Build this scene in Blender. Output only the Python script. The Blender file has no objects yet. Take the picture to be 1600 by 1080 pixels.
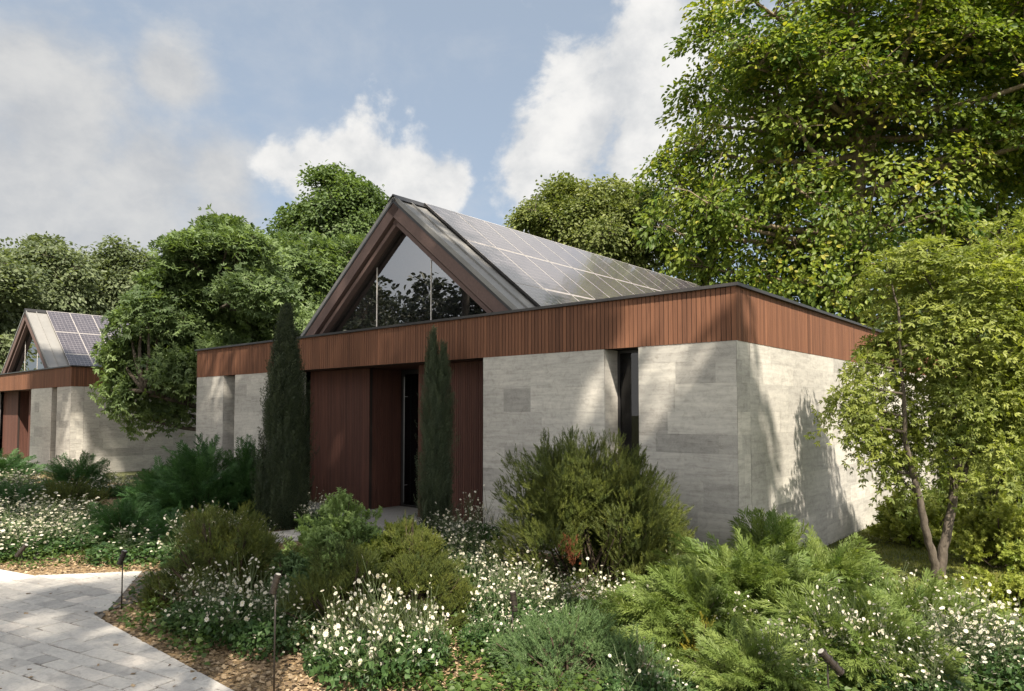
import bpy, math, random
import numpy as np
from mathutils import Vector, Matrix

sc = bpy.context.scene
COL = sc.collection
RG = np.random.default_rng(7)
UP = np.array([0., 0., 1.])

# ------------------------------------------------------------------ camera numbers
CAM = np.array([3.54, -8.27, 1.82])
FW = np.array([-0.653, 0.757, 0.]); FW /= np.linalg.norm(FW)
RT = np.array([FW[1], -FW[0], 0.])
FPX = 1108.0
HZ = 645.0
GZ = -0.22                       # garden ground level


def spot(bearing, d, z=GZ):
    """Ground point d metres ahead of the viewer at a bearing (given as focal-plane units)."""
    p = CAM + FW * d + RT * ((bearing - 800.) / FPX * d)
    return np.array([p[0], p[1], z])


def aloft(bx, by, d):
    p = CAM + FW * d + RT * ((bx - 800.) / FPX * d)
    return np.array([p[0], p[1], CAM[2] + (HZ - by) / FPX * d])


def unit(a):
    a = np.asarray(a, float)
    return a / np.maximum(np.linalg.norm(a, axis=-1, keepdims=True), 1e-9)


# ------------------------------------------------------------------ mesh builder
class MB:
    def __init__(self):
        self.V, self.F, self.n = [], [], 0

    def add(self, verts, faces, mat=0, tone=0.5):
        verts = np.asarray(verts, float).reshape(-1, 3)
        faces = np.asarray(faces, np.int64)
        if faces.ndim == 1:
            faces = faces[None]
        t = np.broadcast_to(np.asarray(tone, float), (len(faces),))
        self.V.append(verts)
        self.F.append((faces + self.n, mat, t))
        self.n += len(verts)

    def box(self, a, b, mat=0, tone=0.5):
        x0, y0, z0 = np.minimum(a, b); x1, y1, z1 = np.maximum(a, b)
        v = [(x0,y0,z0),(x1,y0,z0),(x1,y1,z0),(x0,y1,z0),(x0,y0,z1),(x1,y0,z1),(x1,y1,z1),(x0,y1,z1)]
        f = [(0,3,2,1),(4,5,6,7),(0,1,5,4),(1,2,6,5),(2,3,7,6),(3,0,4,7)]
        self.add(v, f, mat, tone)

    def hexa(self, v8, mat=0, tone=0.5):
        f = [(0,3,2,1),(4,5,6,7),(0,1,5,4),(1,2,6,5),(2,3,7,6),(3,0,4,7)]
        self.add(v8, f, mat, tone)

    def tube(self, pts, rad, n=6, mat=0, tone=0.5, cap=True):
        pts = np.asarray(pts, float); m = len(pts)
        rad = np.broadcast_to(np.asarray(rad, float), (m,))
        d = np.gradient(pts, axis=0); d = unit(d)
        ref = np.array([0.3, 0.9, 0.2]) if abs(d[0] @ np.array([0.3,0.9,0.2])) < 0.85 else np.array([1., 0, 0])
        s = unit(np.cross(d, ref)); t = np.cross(d, s)
        a = np.arange(n) * 2 * math.pi / n
        ring = pts[:, None] + rad[:, None, None] * (np.cos(a)[None, :, None] * s[:, None] + np.sin(a)[None, :, None] * t[:, None])
        i = np.arange(m - 1)[:, None] * n; j = np.arange(n)[None]; k = (j + 1) % n
        f = np.stack([i + j, i + k, i + n + k, i + n + j], -1).reshape(-1, 4)
        self.add(ring.reshape(-1, 3), f, mat, tone)
        if cap:
            self.F.append((np.array([np.arange(n)[::-1] + self.n - m * n]), mat, np.array([float(np.mean(tone))])))
            self.F.append((np.array([np.arange(n) + self.n - n]), mat, np.array([float(np.mean(tone))])))

    def scatter(self, tv, tf, pos, D, U, size, mat=0, tone=0.5, wide=None):
        """Copies of a small template: y axis along D, z axis towards U."""
        tv = np.asarray(tv, float); tf = np.asarray(tf, np.int64)
        N = len(pos)
        if N == 0:
            return
        D = unit(D); X = unit(np.cross(D, U)); Z = np.cross(X, D)
        size = np.broadcast_to(np.asarray(size, float), (N,))
        w = np.ones(N) if wide is None else np.broadcast_to(wide, (N,))
        v = (tv[None, :, 0, None] * (X * w[:, None])[:, None] + tv[None, :, 1, None] * D[:, None] + tv[None, :, 2, None] * (Z * w[:, None])[:, None])
        v = pos[:, None] + v * size[:, None, None]
        f = tf[None] + (np.arange(N) * len(tv))[:, None, None]
        t = np.repeat(np.broadcast_to(np.asarray(tone, float), (N,)), len(tf))
        self.add(v.reshape(-1, 3), f.reshape(-1, tf.shape[1]), mat, t)

    def mesh(self, name, mats, smooth=False):
        me = bpy.data.meshes.new(name)
        V = np.concatenate(self.V)
        tot = np.concatenate([np.full(len(f), f.shape[1]) for f, _, _ in self.F])
        idx = np.concatenate([f.ravel() for f, _, _ in self.F])
        mat = np.concatenate([np.full(len(f), m) for f, m, _ in self.F])
        tone = np.concatenate([t for _, _, t in self.F])
        me.vertices.add(len(V)); me.vertices.foreach_set('co', V.astype(np.float32).ravel())
        me.loops.add(len(idx)); me.loops.foreach_set('vertex_index', idx.astype(np.int32))
        me.polygons.add(len(tot))
        st = np.concatenate([[0], np.cumsum(tot)[:-1]])
        me.polygons.foreach_set('loop_start', st.astype(np.int32))
        me.polygons.foreach_set('loop_total', tot.astype(np.int32))
        me.polygons.foreach_set('material_index', mat.astype(np.int32))
        me.polygons.foreach_set('use_smooth', np.full(len(tot), smooth))
        for m in (mats if isinstance(mats, (list, tuple)) else [mats]):
            me.materials.append(m)
        at = me.attributes.new('tone', 'FLOAT', 'FACE')
        at.data.foreach_set('value', tone.astype(np.float32))
        me.update(calc_edges=True)
        return me

    def build(self, name, mats, parent=None, smooth=False, loc=None):
        o = bpy.data.objects.new(name, self.mesh(name, mats, smooth))
        COL.objects.link(o)
        if parent is not None:
            o.parent = parent
        if loc is not None:
            o.location = loc
        return o


def tag(o, label=None, cat=None, group=None, kind=None):
    if label: o['label'] = label
    if cat: o['category'] = cat
    if group: o['group'] = group
    if kind: o['kind'] = kind
    return o


def empty(name, loc=(0, 0, 0), rz=0):
    o = bpy.data.objects.new(name, None); COL.objects.link(o)
    o.location = loc; o.rotation_euler = (0, 0, rz); o.empty_display_size = 0.2
    return o


def copy_tree(o, parent=None):
    c = o.copy(); COL.objects.link(c)
    if parent is not None:
        c.parent = parent
    for ch in [q for q in list(bpy.data.objects) if q.parent == o]:
        copy_tree(ch, c)
    return c


# ------------------------------------------------------------------ materials
class NT:
    def __init__(self, name):
        self.m = bpy.data.materials.new(name); self.m.use_nodes = True
        self.t = self.m.node_tree; self.t.nodes.clear()
        self.out = self.t.nodes.new('ShaderNodeOutputMaterial')

    def n(self, typ, ins=None, **kw):
        nd = self.t.nodes.new('ShaderNode' + typ)
        for k, v in kw.items():
            setattr(nd, k, v)
        for k, v in (ins or {}).items():
            self.put(nd.inputs[k], v)
        return nd

    def put(self, sock, v):
        if isinstance(v, bpy.types.NodeSocket):
            self.t.links.new(v, sock)
        elif isinstance(v, bpy.types.Node):
            self.t.links.new(v.outputs[0], sock)
        else:
            if sock.type == 'RGBA' and len(v) == 3:
                v = (*v, 1)
            sock.default_value = v

    def tone(self):
        return self.n('Attribute', attribute_name='tone').outputs['Fac']

    def ramp(self, fac, stops):
        r = self.n('ValToRGB', {0: fac}); e = r.color_ramp.elements
        while len(e) < len(stops):
            e.new(0.5)
        for el, (p, c) in zip(e, stops):
            el.position = p; el.color = (*c, 1)
        return r.outputs[0]

    def mix(self, fac, a, b, mode='MIX'):
        q = self.n('Mix', data_type='RGBA', blend_type=mode)
        self.put(q.inputs[0], fac); self.put(q.inputs[6], a); self.put(q.inputs[7], b)
        return q.outputs[2]

    def math(self, op, a, b=0.0, clamp=False):
        q = self.n('Math', {0: a, 1: b}, operation=op, use_clamp=clamp)
        return q.outputs[0]

    def coords(self, scale=(1, 1, 1), kind='Object'):
        c = self.n('TexCoord').outputs[kind]
        return self.n('Mapping', {'Vector': c, 'Scale': scale}).outputs[0]

    def noise(self, scale, detail=4, rough=0.55, vec=None, dist=0.0):
        ins = {'Scale': scale, 'Detail': detail, 'Roughness': rough, 'Distortion': dist}
        if vec is not None:
            ins['Vector'] = vec
        return self.n('TexNoise', ins).outputs['Fac']

    def bump(self, h, strength=0.3, dist=0.01):
        return self.n('Bump', {'Height': h, 'Strength': strength, 'Distance': dist}).outputs[0]

    def done(self, shader):
        self.t.links.new(shader.outputs[0], self.out.inputs[0])
        return self.m


def leaf_mat(name, dark, light, trans=0.35, rough=0.5, third=None, spec=0.35, tboost=1.3):
    t = NT(name)
    tn = t.tone()
    mid = tuple((a + b) / 2 for a, b in zip(dark, light))
    stops = [(0.0, dark), (0.5, mid), (0.9 if third else 1.0, light)]
    if third:
        stops.append((1.0, third))
    col = t.ramp(tn, stops)
    big = t.noise(2.2, 2, 0.5, t.coords())
    col = t.mix(t.math('MULTIPLY', big, 0.5), col, t.mix(0.6, col, dark))
    p = t.n('BsdfPrincipled', {'Base Color': col, 'Roughness': rough, 'Specular IOR Level': spec})
    tc = t.mix(1.0, col, (tboost, tboost * 1.02, tboost * 0.45), 'MULTIPLY')
    tr = t.n('BsdfTranslucent', {'Color': tc})
    return t.done(t.n('MixShader', {0: trans, 1: p, 2: tr}))


def bark_mat(name, a, b, scale=6):
    t = NT(name)
    v = t.coords((scale, scale, scale * 0.25))
    f = t.noise(3.0, 6, 0.65, v)
    col = t.ramp(f, [(0.3, a), (0.7, b)])
    return t.done(t.n('BsdfPrincipled', {'Base Color': col, 'Roughness': 0.9, 'Normal': t.bump(f, 0.8, 0.03)}))


def plain_mat(name, col, rough=0.6, metal=0.0, noise=0.12, bump=0.0, scale=14, spec=0.5):
    t = NT(name)
    f = t.noise(scale, 5, 0.6, t.coords())
    lo = tuple(c * (1 - noise) for c in col); hi = tuple(c * (1 + noise) for c in col)
    c = t.ramp(f, [(0.3, lo), (0.7, hi)])
    ins = {'Base Color': c, 'Roughness': rough, 'Metallic': metal, 'Specular IOR Level': spec}
    if bump:
        ins['Normal'] = t.bump(f, bump, 0.01)
    return t.done(t.n('BsdfPrincipled', ins))


def stone_mat():
    t = NT('grey_cladding_stone')
    tn = t.tone()
    base = t.ramp(tn, [(0.0, (0.29, 0.284, 0.274)), (0.35, (0.38, 0.372, 0.357)), (0.7, (0.45, 0.44, 0.418)), (1.0, (0.53, 0.513, 0.482))])
    v = t.coords((.9, .9, 8.0))
    # every stone has its own streaks: shift the texture by its tone
    sh = t.n('VectorMath', {0: v, 1: t.n('CombineXYZ', {0: t.math('MULTIPLY', tn, 37.), 1: t.math('MULTIPLY', tn, 11.), 2: t.math('MULTIPLY', tn, 53.)}).outputs[0]}, operation='ADD').outputs[0]
    s1 = t.noise(2.2, 8, 0.68, sh, 0.6)
    s2 = t.noise(9.0, 6, 0.7, t.coords((1, 1, 1)), 1.2)
    col = t.mix(0.9, base, t.ramp(s1, [(0.25, (0.62, 0.60, 0.58)), (0.5, (0.97, 0.96, 0.94)), (0.75, (1.22, 1.2, 1.15))]), 'MULTIPLY')
    col = t.mix(0.65, col, t.ramp(s2, [(0.32, (0.7, 0.68, 0.66)), (0.5, (1, 1, 1)), (0.72, (1.15, 1.13, 1.1))]), 'MULTIPLY')
    vein = t.ramp(t.noise(3.0, 9, 0.75, t.coords((1, 1, 1.6)), 2.5), [(0.485, (0, 0, 0)), (0.50, (1, 1, 1)), (0.515, (0, 0, 0))])
    col = t.mix(t.math('MULTIPLY', vein, 0.22), col, (0.58, 0.56, 0.52))
    h = t.math('ADD', s1, t.math('MULTIPLY', s2, 0.5))
    return t.done(t.n('BsdfPrincipled', {'Base Color': col, 'Roughness': 0.72, 'Specular IOR Level': 0.3, 'Normal': t.bump(h, 0.35, 0.006)}))


def paver_mat():
    t = NT('worn_path_stone')
    tn = t.tone()
    base = t.ramp(tn, [(0.0, (0.38, 0.365, 0.35)), (0.4, (0.51, 0.487, 0.46)), (0.7, (0.57, 0.543, 0.507)), (1.0, (0.64, 0.59, 0.54))])
    a = t.noise(7.0, 8, 0.7, t.coords((1, 1.6, 1)), 0.8)
    b = t.noise(40.0, 5, 0.7, t.coords())
    col = t.mix(0.7, base, t.ramp(a, [(0.3, (0.62, 0.61, 0.62)), (0.52, (1, 1, 1)), (0.75, (1.15, 1.12, 1.08))]), 'MULTIPLY')
    col = t.mix(0.45, col, t.ramp(b, [(0.3, (0.6, 0.6, 0.6)), (0.55, (1, 1, 1))]), 'MULTIPLY')
    h = t.math('ADD', a, t.math('MULTIPLY', b, 0.4))
    return t.done(t.n('BsdfPrincipled', {'Base Color': col, 'Roughness': 0.75, 'Specular IOR Level': 0.3, 'Normal': t.bump(h, 0.6, 0.012)}))


def wood_mat(name, dark, light, rough=0.55):
    t = NT(name)
    tn = t.tone()
    base = t.ramp(tn, [(0.0, dark), (1.0, light)])
    sh = t.n('VectorMath', {0: t.coords((22, 22, 1.3)), 1: t.n('CombineXYZ', {0: t.math('MULTIPLY', tn, 91.), 1: 0.0, 2: t.math('MULTIPLY', tn, 57.)}).outputs[0]}, operation='ADD').outputs[0]
    g = t.noise(1.6, 7, 0.65, sh, 0.5)
    col = t.mix(0.65, base, t.ramp(g, [(0.28, (0.55, 0.5, 0.5)), (0.5, (1, 1, 1)), (0.75, (1.25, 1.2, 1.15))]), 'MULTIPLY')
    return t.done(t.n('BsdfPrincipled', {'Base Color': col, 'Roughness': rough, 'Specular IOR Level': 0.22, 'Normal': t.bump(g, 0.25, 0.004)}))


def glass_mat(name, refl=0.35, tint=(0.05, 0.055, 0.06), clear=0.55):
    t = NT(name)
    gl = t.n('BsdfGlossy', {'Color': (0.80, 0.80, 0.81), 'Roughness': 0.005})
    tr = t.n('BsdfTransparent', {'Color': (0.55, 0.57, 0.57)})
    df = t.n('BsdfDiffuse', {'Color': tint})
    body = t.n('MixShader', {0: clear, 1: df, 2: tr})
    fr = t.n('Fresnel', {'IOR': 1.5}).outputs[0]
    k = t.math('ADD', fr, refl, True)
    return t.done(t.n('MixShader', {0: k, 1: body, 2: gl}))


def panel_mat():
    """Photovoltaic cells: the grid runs along the panel (object space, slope = x, ridge = y)."""
    t = NT('photovoltaic_glass')
    uv = t.n('TexCoord').outputs['UV']
    s = t.n('SeparateXYZ', {0: uv})
    def line(o, n, w):
        f = t.math('FRACT', t.math('MULTIPLY', o, n))
        d = t.math('ABSOLUTE', t.math('SUBTRACT', f, 0.5))
        return t.math('GREATER_THAN', d, 0.5 - w)
    l1 = t.math('MAXIMUM', line(s.outputs[0], 6.0, 0.035), line(s.outputs[1], 10.0, 0.035))
    l2 = t.math('MULTIPLY', line(s.outputs[0], 18.0, 0.06), 0.22)
    g = t.math('MAXIMUM', t.math('MULTIPLY', l1, 0.55), l2)
    n = t.noise(5, 4, 0.6, t.coords())
    cell = t.ramp(n, [(0.3, (0.038, 0.034, 0.043)), (0.7, (0.062, 0.055, 0.064))])
    col = t.mix(g, cell, (0.38, 0.36, 0.38))
    return t.done(t.n('BsdfPrincipled', {'Base Color': col, 'Roughness': 0.21, 'Specular IOR Level': 0.8, 'IOR': 1.55,
                                         'Coat Weight': 0.6, 'Coat Roughness': 0.06}))


M = {
    'stone': stone_mat(),
    'paver': paver_mat(),
    'joint': plain_mat('sandy_joint', (0.16, 0.14, 0.12), 0.95, bump=0.5, scale=60),
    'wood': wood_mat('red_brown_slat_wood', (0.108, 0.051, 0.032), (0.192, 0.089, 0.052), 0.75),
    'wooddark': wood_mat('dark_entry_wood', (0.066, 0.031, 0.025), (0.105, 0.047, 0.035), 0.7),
    'beam': plain_mat('gable_beam_wood', (0.118, 0.080, 0.073), 0.7, 0, 0.12, 0.15, 30, 0.25),
    'backing': plain_mat('slat_backing', (0.02, 0.012, 0.01), 0.9),
    'metal': plain_mat('grey_roof_metal', (0.21, 0.207, 0.203), 0.55, 0.15, 0.07, scale=3),
    'darkmetal': plain_mat('dark_edge_metal', (0.035, 0.034, 0.035), 0.45, 0.3, 0.15),
    'cap': plain_mat('parapet_metal', (0.055, 0.052, 0.052), 0.4, 0.5, 0.1),
    'silver': plain_mat('brushed_metal', (0.22, 0.22, 0.225), 0.35, 0.9, 0.06),
    'pale': plain_mat('pale_frame', (0.55, 0.52, 0.50), 0.5, 0.2, 0.06),
    'slab': plain_mat('porch_stone', (0.26, 0.25, 0.24), 0.8, 0, 0.15, 0.2, 20),
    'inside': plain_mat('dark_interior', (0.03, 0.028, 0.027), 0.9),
    'deck': plain_mat('roof_membrane', (0.09, 0.09, 0.09), 0.9),
    'glass': glass_mat('gable_glass', 0.28, (.02, .021, .023), .6),
    'winglass': glass_mat('dark_window_glass', 0.0, (0.004, 0.004, 0.005), 0.35),
    'pv': panel_mat(),
    'lamp': plain_mat('bronze_lamp_metal', (0.05, 0.042, 0.036), 0.4, 0.6, 0.1),
    'lens': plain_mat('lamp_lens', (0.35, 0.34, 0.32), 0.15, 0, 0.02),
    'bark': bark_mat('grey_brown_bark', (0.035, 0.027, 0.02), (0.11, 0.09, 0.07)),
    'barkpale': bark_mat('pale_bark', (0.08, 0.065, 0.045), (0.26, 0.2, 0.13)),
    'twig': plain_mat('shrub_twig', (0.05, 0.035, 0.022), 0.9),
    'stem': plain_mat('flower_stem', (0.06, 0.085, 0.03), 0.7),
    'petal': None,
}


def petal_mat():
    t = NT('white_petal')
    col = t.ramp(t.tone(), [(0.0, (0.42, 0.39, 0.30)), (0.6, (0.56, 0.54, 0.46)), (1.0, (0.66, 0.635, 0.56))])
    p = t.n('BsdfPrincipled', {'Base Color': col, 'Roughness': 0.7, 'Specular IOR Level': 0.2})
    tr = t.n('BsdfTranslucent', {'Color': col})
    return t.done(t.n('MixShader', {0: 0.3, 1: p, 2: tr}))


M['petal'] = petal_mat()
M['pollen'] = plain_mat('yellow_flower_centre', (0.48, 0.36, 0.05), 0.8)
L = {
    'backlit': leaf_mat('backlit_dark_leaf', (.018, .026, .014), (.055, .066, .034), .15),  # leaf colour darkened to paint the backlit silhouettes mirrored in the glass
    'big': leaf_mat('yellow_green_leaf', (0.046, 0.095, 0.016), (0.25, 0.3, 0.042), 0.45, 0.5, (0.36, 0.34, 0.05)),
    'maple': leaf_mat('fresh_maple_leaf', (0.095, 0.135, 0.028), (0.31, 0.345, 0.08), 0.45, 0.5),
    'mid': leaf_mat('cool_green_leaf', (0.063, 0.101, 0.040), (0.204, 0.283, 0.111), 0.42, 0.5),
    'tall': leaf_mat('dark_green_leaf', (0.052, 0.086, 0.032), (0.156, 0.228, 0.072), 0.42, 0.5),
    'far': leaf_mat('grey_green_leaf', (0.079, 0.106, 0.055), (0.206, 0.246, 0.131), 0.4, 0.5),
    'lime': leaf_mat('lime_tree_leaf', (0.08, 0.11, 0.028), (0.235, 0.265, 0.085), 0.42, 0.5),
    'heath': leaf_mat('olive_needle', (0.042, 0.064, 0.016), (0.153, 0.173, 0.030), 0.22, 0.55, (0.15, 0.145, 0.03)),
    'bright': leaf_mat('bright_shrub_leaf', (0.12, 0.195, 0.062), (0.29, 0.385, 0.14), 0.35, 0.5),
    'yellow': leaf_mat('yellow_shrub_leaf', (0.13, 0.18, 0.025), (0.33, 0.35, 0.07), 0.35, 0.5),
    'feather': leaf_mat('deep_green_plume', (0.026, 0.075, 0.022), (0.085, 0.175, 0.055), 0.3, 0.5),
    'juniper': leaf_mat('juniper_plume', (0.085, 0.14, 0.032), (0.225, 0.275, 0.075), 0.38, 0.5),
    'blue': leaf_mat('blue_green_needle', (0.065, 0.12, 0.048), (0.17, 0.255, 0.1), 0.3, 0.5),
    'gold': leaf_mat('golden_needle', (0.13, 0.13, 0.015), (0.32, 0.26, 0.03), 0.3, 0.55),
    'cypress': leaf_mat('cypress_scale', (0.015, 0.027, 0.012), (0.062, 0.08, 0.036), 0.2, 0.5),
    'cypress2': leaf_mat('cypress_scale_grey', (0.024, 0.04, 0.02), (0.09, 0.115, 0.062), 0.2, 0.5),
    'herb': leaf_mat('flower_foliage', (0.022, 0.055, 0.018), (0.092, 0.162, 0.048), 0.3, 0.5),
    'cover': leaf_mat('ground_cover_leaf', (0.030, 0.060, 0.012), (0.10, 0.155, 0.032), 0.3, 0.5),
    'grass': leaf_mat('moss_blade', (0.054, 0.074, 0.010), (0.182, 0.189, 0.025), 0.25, 0.6),
    'russet': leaf_mat('dead_russet_needle', (0.10, 0.03, 0.012), (0.22, 0.07, 0.03), 0.2, 0.6),
}

# ------------------------------------------------------------------ leaf templates
T_OVAL = ([(0, 0, 0), (.30, .28, .08), (.26, .66, .05), (0, 1, -.10), (-.26, .66, .05), (-.30, .28, .08)], [(0, 1, 2, 3), (0, 3, 4, 5)])
T_TRI = ([(0, 0, 0), (.17, .5, .05), (0, 1, -.08), (-.17, .5, .05), (.52, .22, .06), (.74, .62, -.02), (.28, .50, .04), (-.52, .22, .06), (-.74, .62, -.02), (-.28, .50, .04)],
         [(0, 1, 2, 3), (0, 4, 5, 6), (0, 9, 8, 7)])
T_LEAF = ([(0, 0, 0), (.30, .45, .07), (0, 1, -.05), (-.30, .45, .07)], [(0, 1, 2), (0, 2, 3)])
T_NEEDLE = ([(-.06, 0, 0), (.06, 0, 0), (.06, .55, .02), (0, 1, 0), (-.06, .55, .02)], [(0, 1, 2, 3, 4)])
T_SCALE = ([(0, 0, 0), (.085, .5, .03), (0, 1, 0), (-.085, .5, .03)], [(0, 1, 2, 3)])
_o = [(0, 0), (.16, .03), (.44, -.04), (.33, .22), (.62, .52), (.27, .55), (0, 1.0), (-.27, .55), (-.62, .52), (-.33, .22), (-.44, -.04), (-.16, .03)]
T_MAPLE = ([(0, .3, -.05)] + [(x, y, .10 * abs(x) - .12 * y * y) for x, y in _o], [(0, i + 1, (i + 1) % 12 + 1) for i in range(12)])
_o = [(0, 0), (.30, .12), (.42, .45), (.22, .62), (0, 1.0), (-.22, .62), (-.42, .45), (-.30, .12)]
T_BROAD = ([(0, .4, -.04)] + [(x, y, .12 * abs(x) - .10 * y * y) for x, y in _o], [(0, i + 1, (i + 1) % 8 + 1) for i in range(8)])


def compose(tmpl, pos, D, U, size):
    """Bake several copies of a template into one bigger template."""
    mb = MB(); mb.scatter(tmpl[0], tmpl[1], np.asarray(pos, float), np.asarray(D, float), np.asarray(U, float), np.asarray(size, float))
    return (np.concatenate(mb.V), np.concatenate([f for f, _, _ in mb.F]))


def make_tuft(seed, n=26, ln=.34, ang=.95):
    r = np.random.default_rng(seed)
    t = np.sort(r.uniform(0, .95, n)); a = np.arange(n) * 2.4 + r.normal(0, .3, n)
    pos = np.stack([np.zeros(n), t, np.zeros(n)], 1)
    side = np.stack([np.cos(a), np.zeros(n), np.sin(a)], 1)
    D = unit(side * ang * (1.1 - .7 * t[:, None]) + np.array([0, 1., 0]))
    return compose(T_NEEDLE, pos, D, side + np.array([0, -.5, 0]), ln * r.uniform(.7, 1.15, n) * (1.1 - .35 * t))


def make_frond(seed, nb=27, k=8, spread=.30, curve=.16):
    r = np.random.default_rng(seed)
    P, D, S = [], [], []
    for i in range(nb):
        t = .06 + .92 * i / (nb - 1)
        base = np.array([0, t, curve * t * t])
        sd = 1 if i % 2 else -1
        ln = (spread * (1 - t) ** .8 + .07) * r.uniform(.75, 1.15)
        d = unit(np.array([sd * .75, 1.0, r.normal(0, .28)]))
        for j in range(k):
            q = (j + .4) / k
            s2 = 1 if (j % 2) else -1
            P.append(base + d * ln * q)
            D.append(unit(d + np.array([s2 * .42, .12, r.normal(0, .25)])))
            S.append(.10 * (1.15 - .4 * q) * r.uniform(.8, 1.2))
    P.append(np.array([0, .96, curve])); D.append(np.array([0, 1., .1])); S.append(.1)
    n = len(P)
    return compose(T_SCALE, P, D, unit(np.tile(UP, (n, 1)) + r.normal(0, .4, (n, 3))), S)


TUFTS = [make_tuft(s) for s in range(3)]
SHORT = [make_tuft(10 + s, 26, .30, 1.0) for s in range(3)]
FRONDS = [make_frond(s) for s in range(4)]
LEAFY = []
for q in range(3):
    r_ = np.random.default_rng(40 + q); n_ = 16
    a_ = np.arange(n_) * 2.4 + r_.normal(0, .3, n_); t_ = np.linspace(.05, .95, n_)
    sd_ = np.stack([np.cos(a_), np.zeros(n_), np.sin(a_)], 1)
    LEAFY.append(compose(T_LEAF, np.stack([0 * t_, t_, 0 * t_], 1), unit(sd_ + np.array([0, .75, 0]) + r_.normal(0, .2, (n_, 3))), unit(np.array([0, 1., 0]) - sd_ * .4 + r_.normal(0, .3, (n_, 3))), .42 * r_.uniform(.7, 1.2, n_)))
SPRIGS = [make_frond(20 + s, 14, 5, .17, .04) for s in range(3)]


def rand_unit(rng, n):
    return unit(rng.normal(size=(n, 3)))


# ------------------------------------------------------------------ trees
def grow_tree(name, label, base, trunk, lobes, leafmat, tmpl, leaf, nspray, nleaf, R, seed, group=None, cat='tree',
              bark='bark', flat=.16, droop=.35, limb_r=.1, twig_every=1, inner=.35, tone0=.42, cats=None, hint=None):
    """trunk: polylines [(points, radii)], first is the main stem; lobes: [(centre, radius xyz)] in world space."""
    rng = np.random.default_rng(seed)
    base = np.asarray(base, float)
    root = empty(name, base); tag(root, label, cat, group)
    tb = MB()
    nodes = []
    for pts, rad in trunk:
        pts = np.asarray(pts, float)
        tt = np.linspace(0, len(pts) - 1, len(pts) * 4)
        P = np.stack([np.interp(tt, np.arange(len(pts)), pts[:, k]) for k in range(3)], 1)
        P[1:-1] += rng.normal(0, .02, P[1:-1].shape) * np.interp(tt, np.arange(len(pts)), rad)[1:-1, None] * 6
        rr = np.interp(tt, np.arange(len(pts)), rad)
        rr[0] *= 1.35
        tb.tube(P - base, rr, 9, 0, .5)
        nodes.append(P[len(P) // 4:])
    N = np.concatenate(nodes)
    C = np.array([c for c, _ in lobes]); RR = np.array([np.broadcast_to(r, 3) for _, r in lobes], float)
    cc = C.mean(0)
    limb_pts = [N]
    for c, r in zip(C, RR):
        if r.mean() < .6 * RR.mean(): continue
        tgt = c - np.array([0, 0, r[2] * .25])
        cand = N[N[:, 2] < tgt[2] - .1] if (N[:, 2] < tgt[2] - .1).any() else N
        s = cand[np.argmin(np.linalg.norm((cand - tgt) * np.array([1, 1, .55]), axis=1))]
        t = np.linspace(0, 1, 7)[:, None]
        mid = (s + tgt) / 2 + np.array([0, 0, -.08 * np.linalg.norm(tgt - s)]) + rng.normal(0, .05 * np.linalg.norm(tgt - s), 3)
        P = (1 - t) ** 2 * s + 2 * t * (1 - t) * mid + t * t * tgt
        P[1:] += rng.normal(0, .025, P[1:].shape) * r.mean()
        tb.tube(P - base, np.linspace(limb_r, limb_r * .3, 7), 6, 0, .5)
        limb_pts.append(P)
    LP = np.concatenate(limb_pts)
    w = RR.prod(1) ** .72; w /= w.sum()
    li = rng.choice(len(C), nspray, p=w)
    dirs = rand_unit(rng, nspray)
    rad = rng.uniform(inner ** 2, 1, nspray) ** .5
    rad = np.where(rng.random(nspray) < .20, rng.uniform(1.0, 1.32, nspray), rad)
    p = C[li] + dirs * RR[li] * rad[:, None]
    o = unit(p - cc + (p - C[li]) * 1.2)
    n = unit(UP * .80 + o * .80 + rng.normal(0, .25, (nspray, 3)))
    for q in range(0, nspray, twig_every):
        d = np.linalg.norm(LP - p[q], axis=1) + np.maximum(0, LP[:, 2] - p[q, 2]) * .8
        s = LP[np.argmin(d)]
        m = (s + p[q]) / 2 + np.array([0, 0, .06 * np.linalg.norm(p[q] - s)]) + rng.normal(0, .04, 3) * R
        tb.tube(np.array([s, m, p[q]]) - base, [limb_r * .22, limb_r * .15, limb_r * .06], 4, 0, .5, False)
    tb.build('trunk', M[bark], root, True)
    # leaves
    t1 = unit(np.cross(n, rng.normal(size=(nspray, 3)))); t2 = np.cross(n, t1)
    a = rng.uniform(0, 2 * math.pi, (nspray, nleaf)); r = rng.uniform(.02, 1, (nspray, nleaf)) ** .6
    rs = R * rng.uniform(.65, 1.25, nspray)
    radial = np.cos(a)[..., None] * t1[:, None] + np.sin(a)[..., None] * t2[:, None]
    pos = p[:, None] + radial * (r * rs[:, None])[..., None] + n[:, None] * rng.normal(0, flat, (nspray, nleaf))[..., None] * R
    pos[..., 2] -= droop * r * r * R * .6
    D = radial + o[:, None] * .35 + rng.normal(0, .35, pos.shape); D[..., 2] -= .30
    U = n[:, None] + rng.normal(0, .62, pos.shape)
    tone = np.clip(tone0 + rng.normal(0, .24, nspray)[:, None] + rng.normal(0, .13, (nspray, nleaf)), 0, 1)
    cb = MB()
    cb.scatter(tmpl[0], tmpl[1], pos.reshape(-1, 3) - base, D.reshape(-1, 3), U.reshape(-1, 3),
               leaf * rng.uniform(.65, 1.2, nspray * nleaf), 0, tone.ravel())
    cb.build('crown', L[leafmat], root)
    return root


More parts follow.
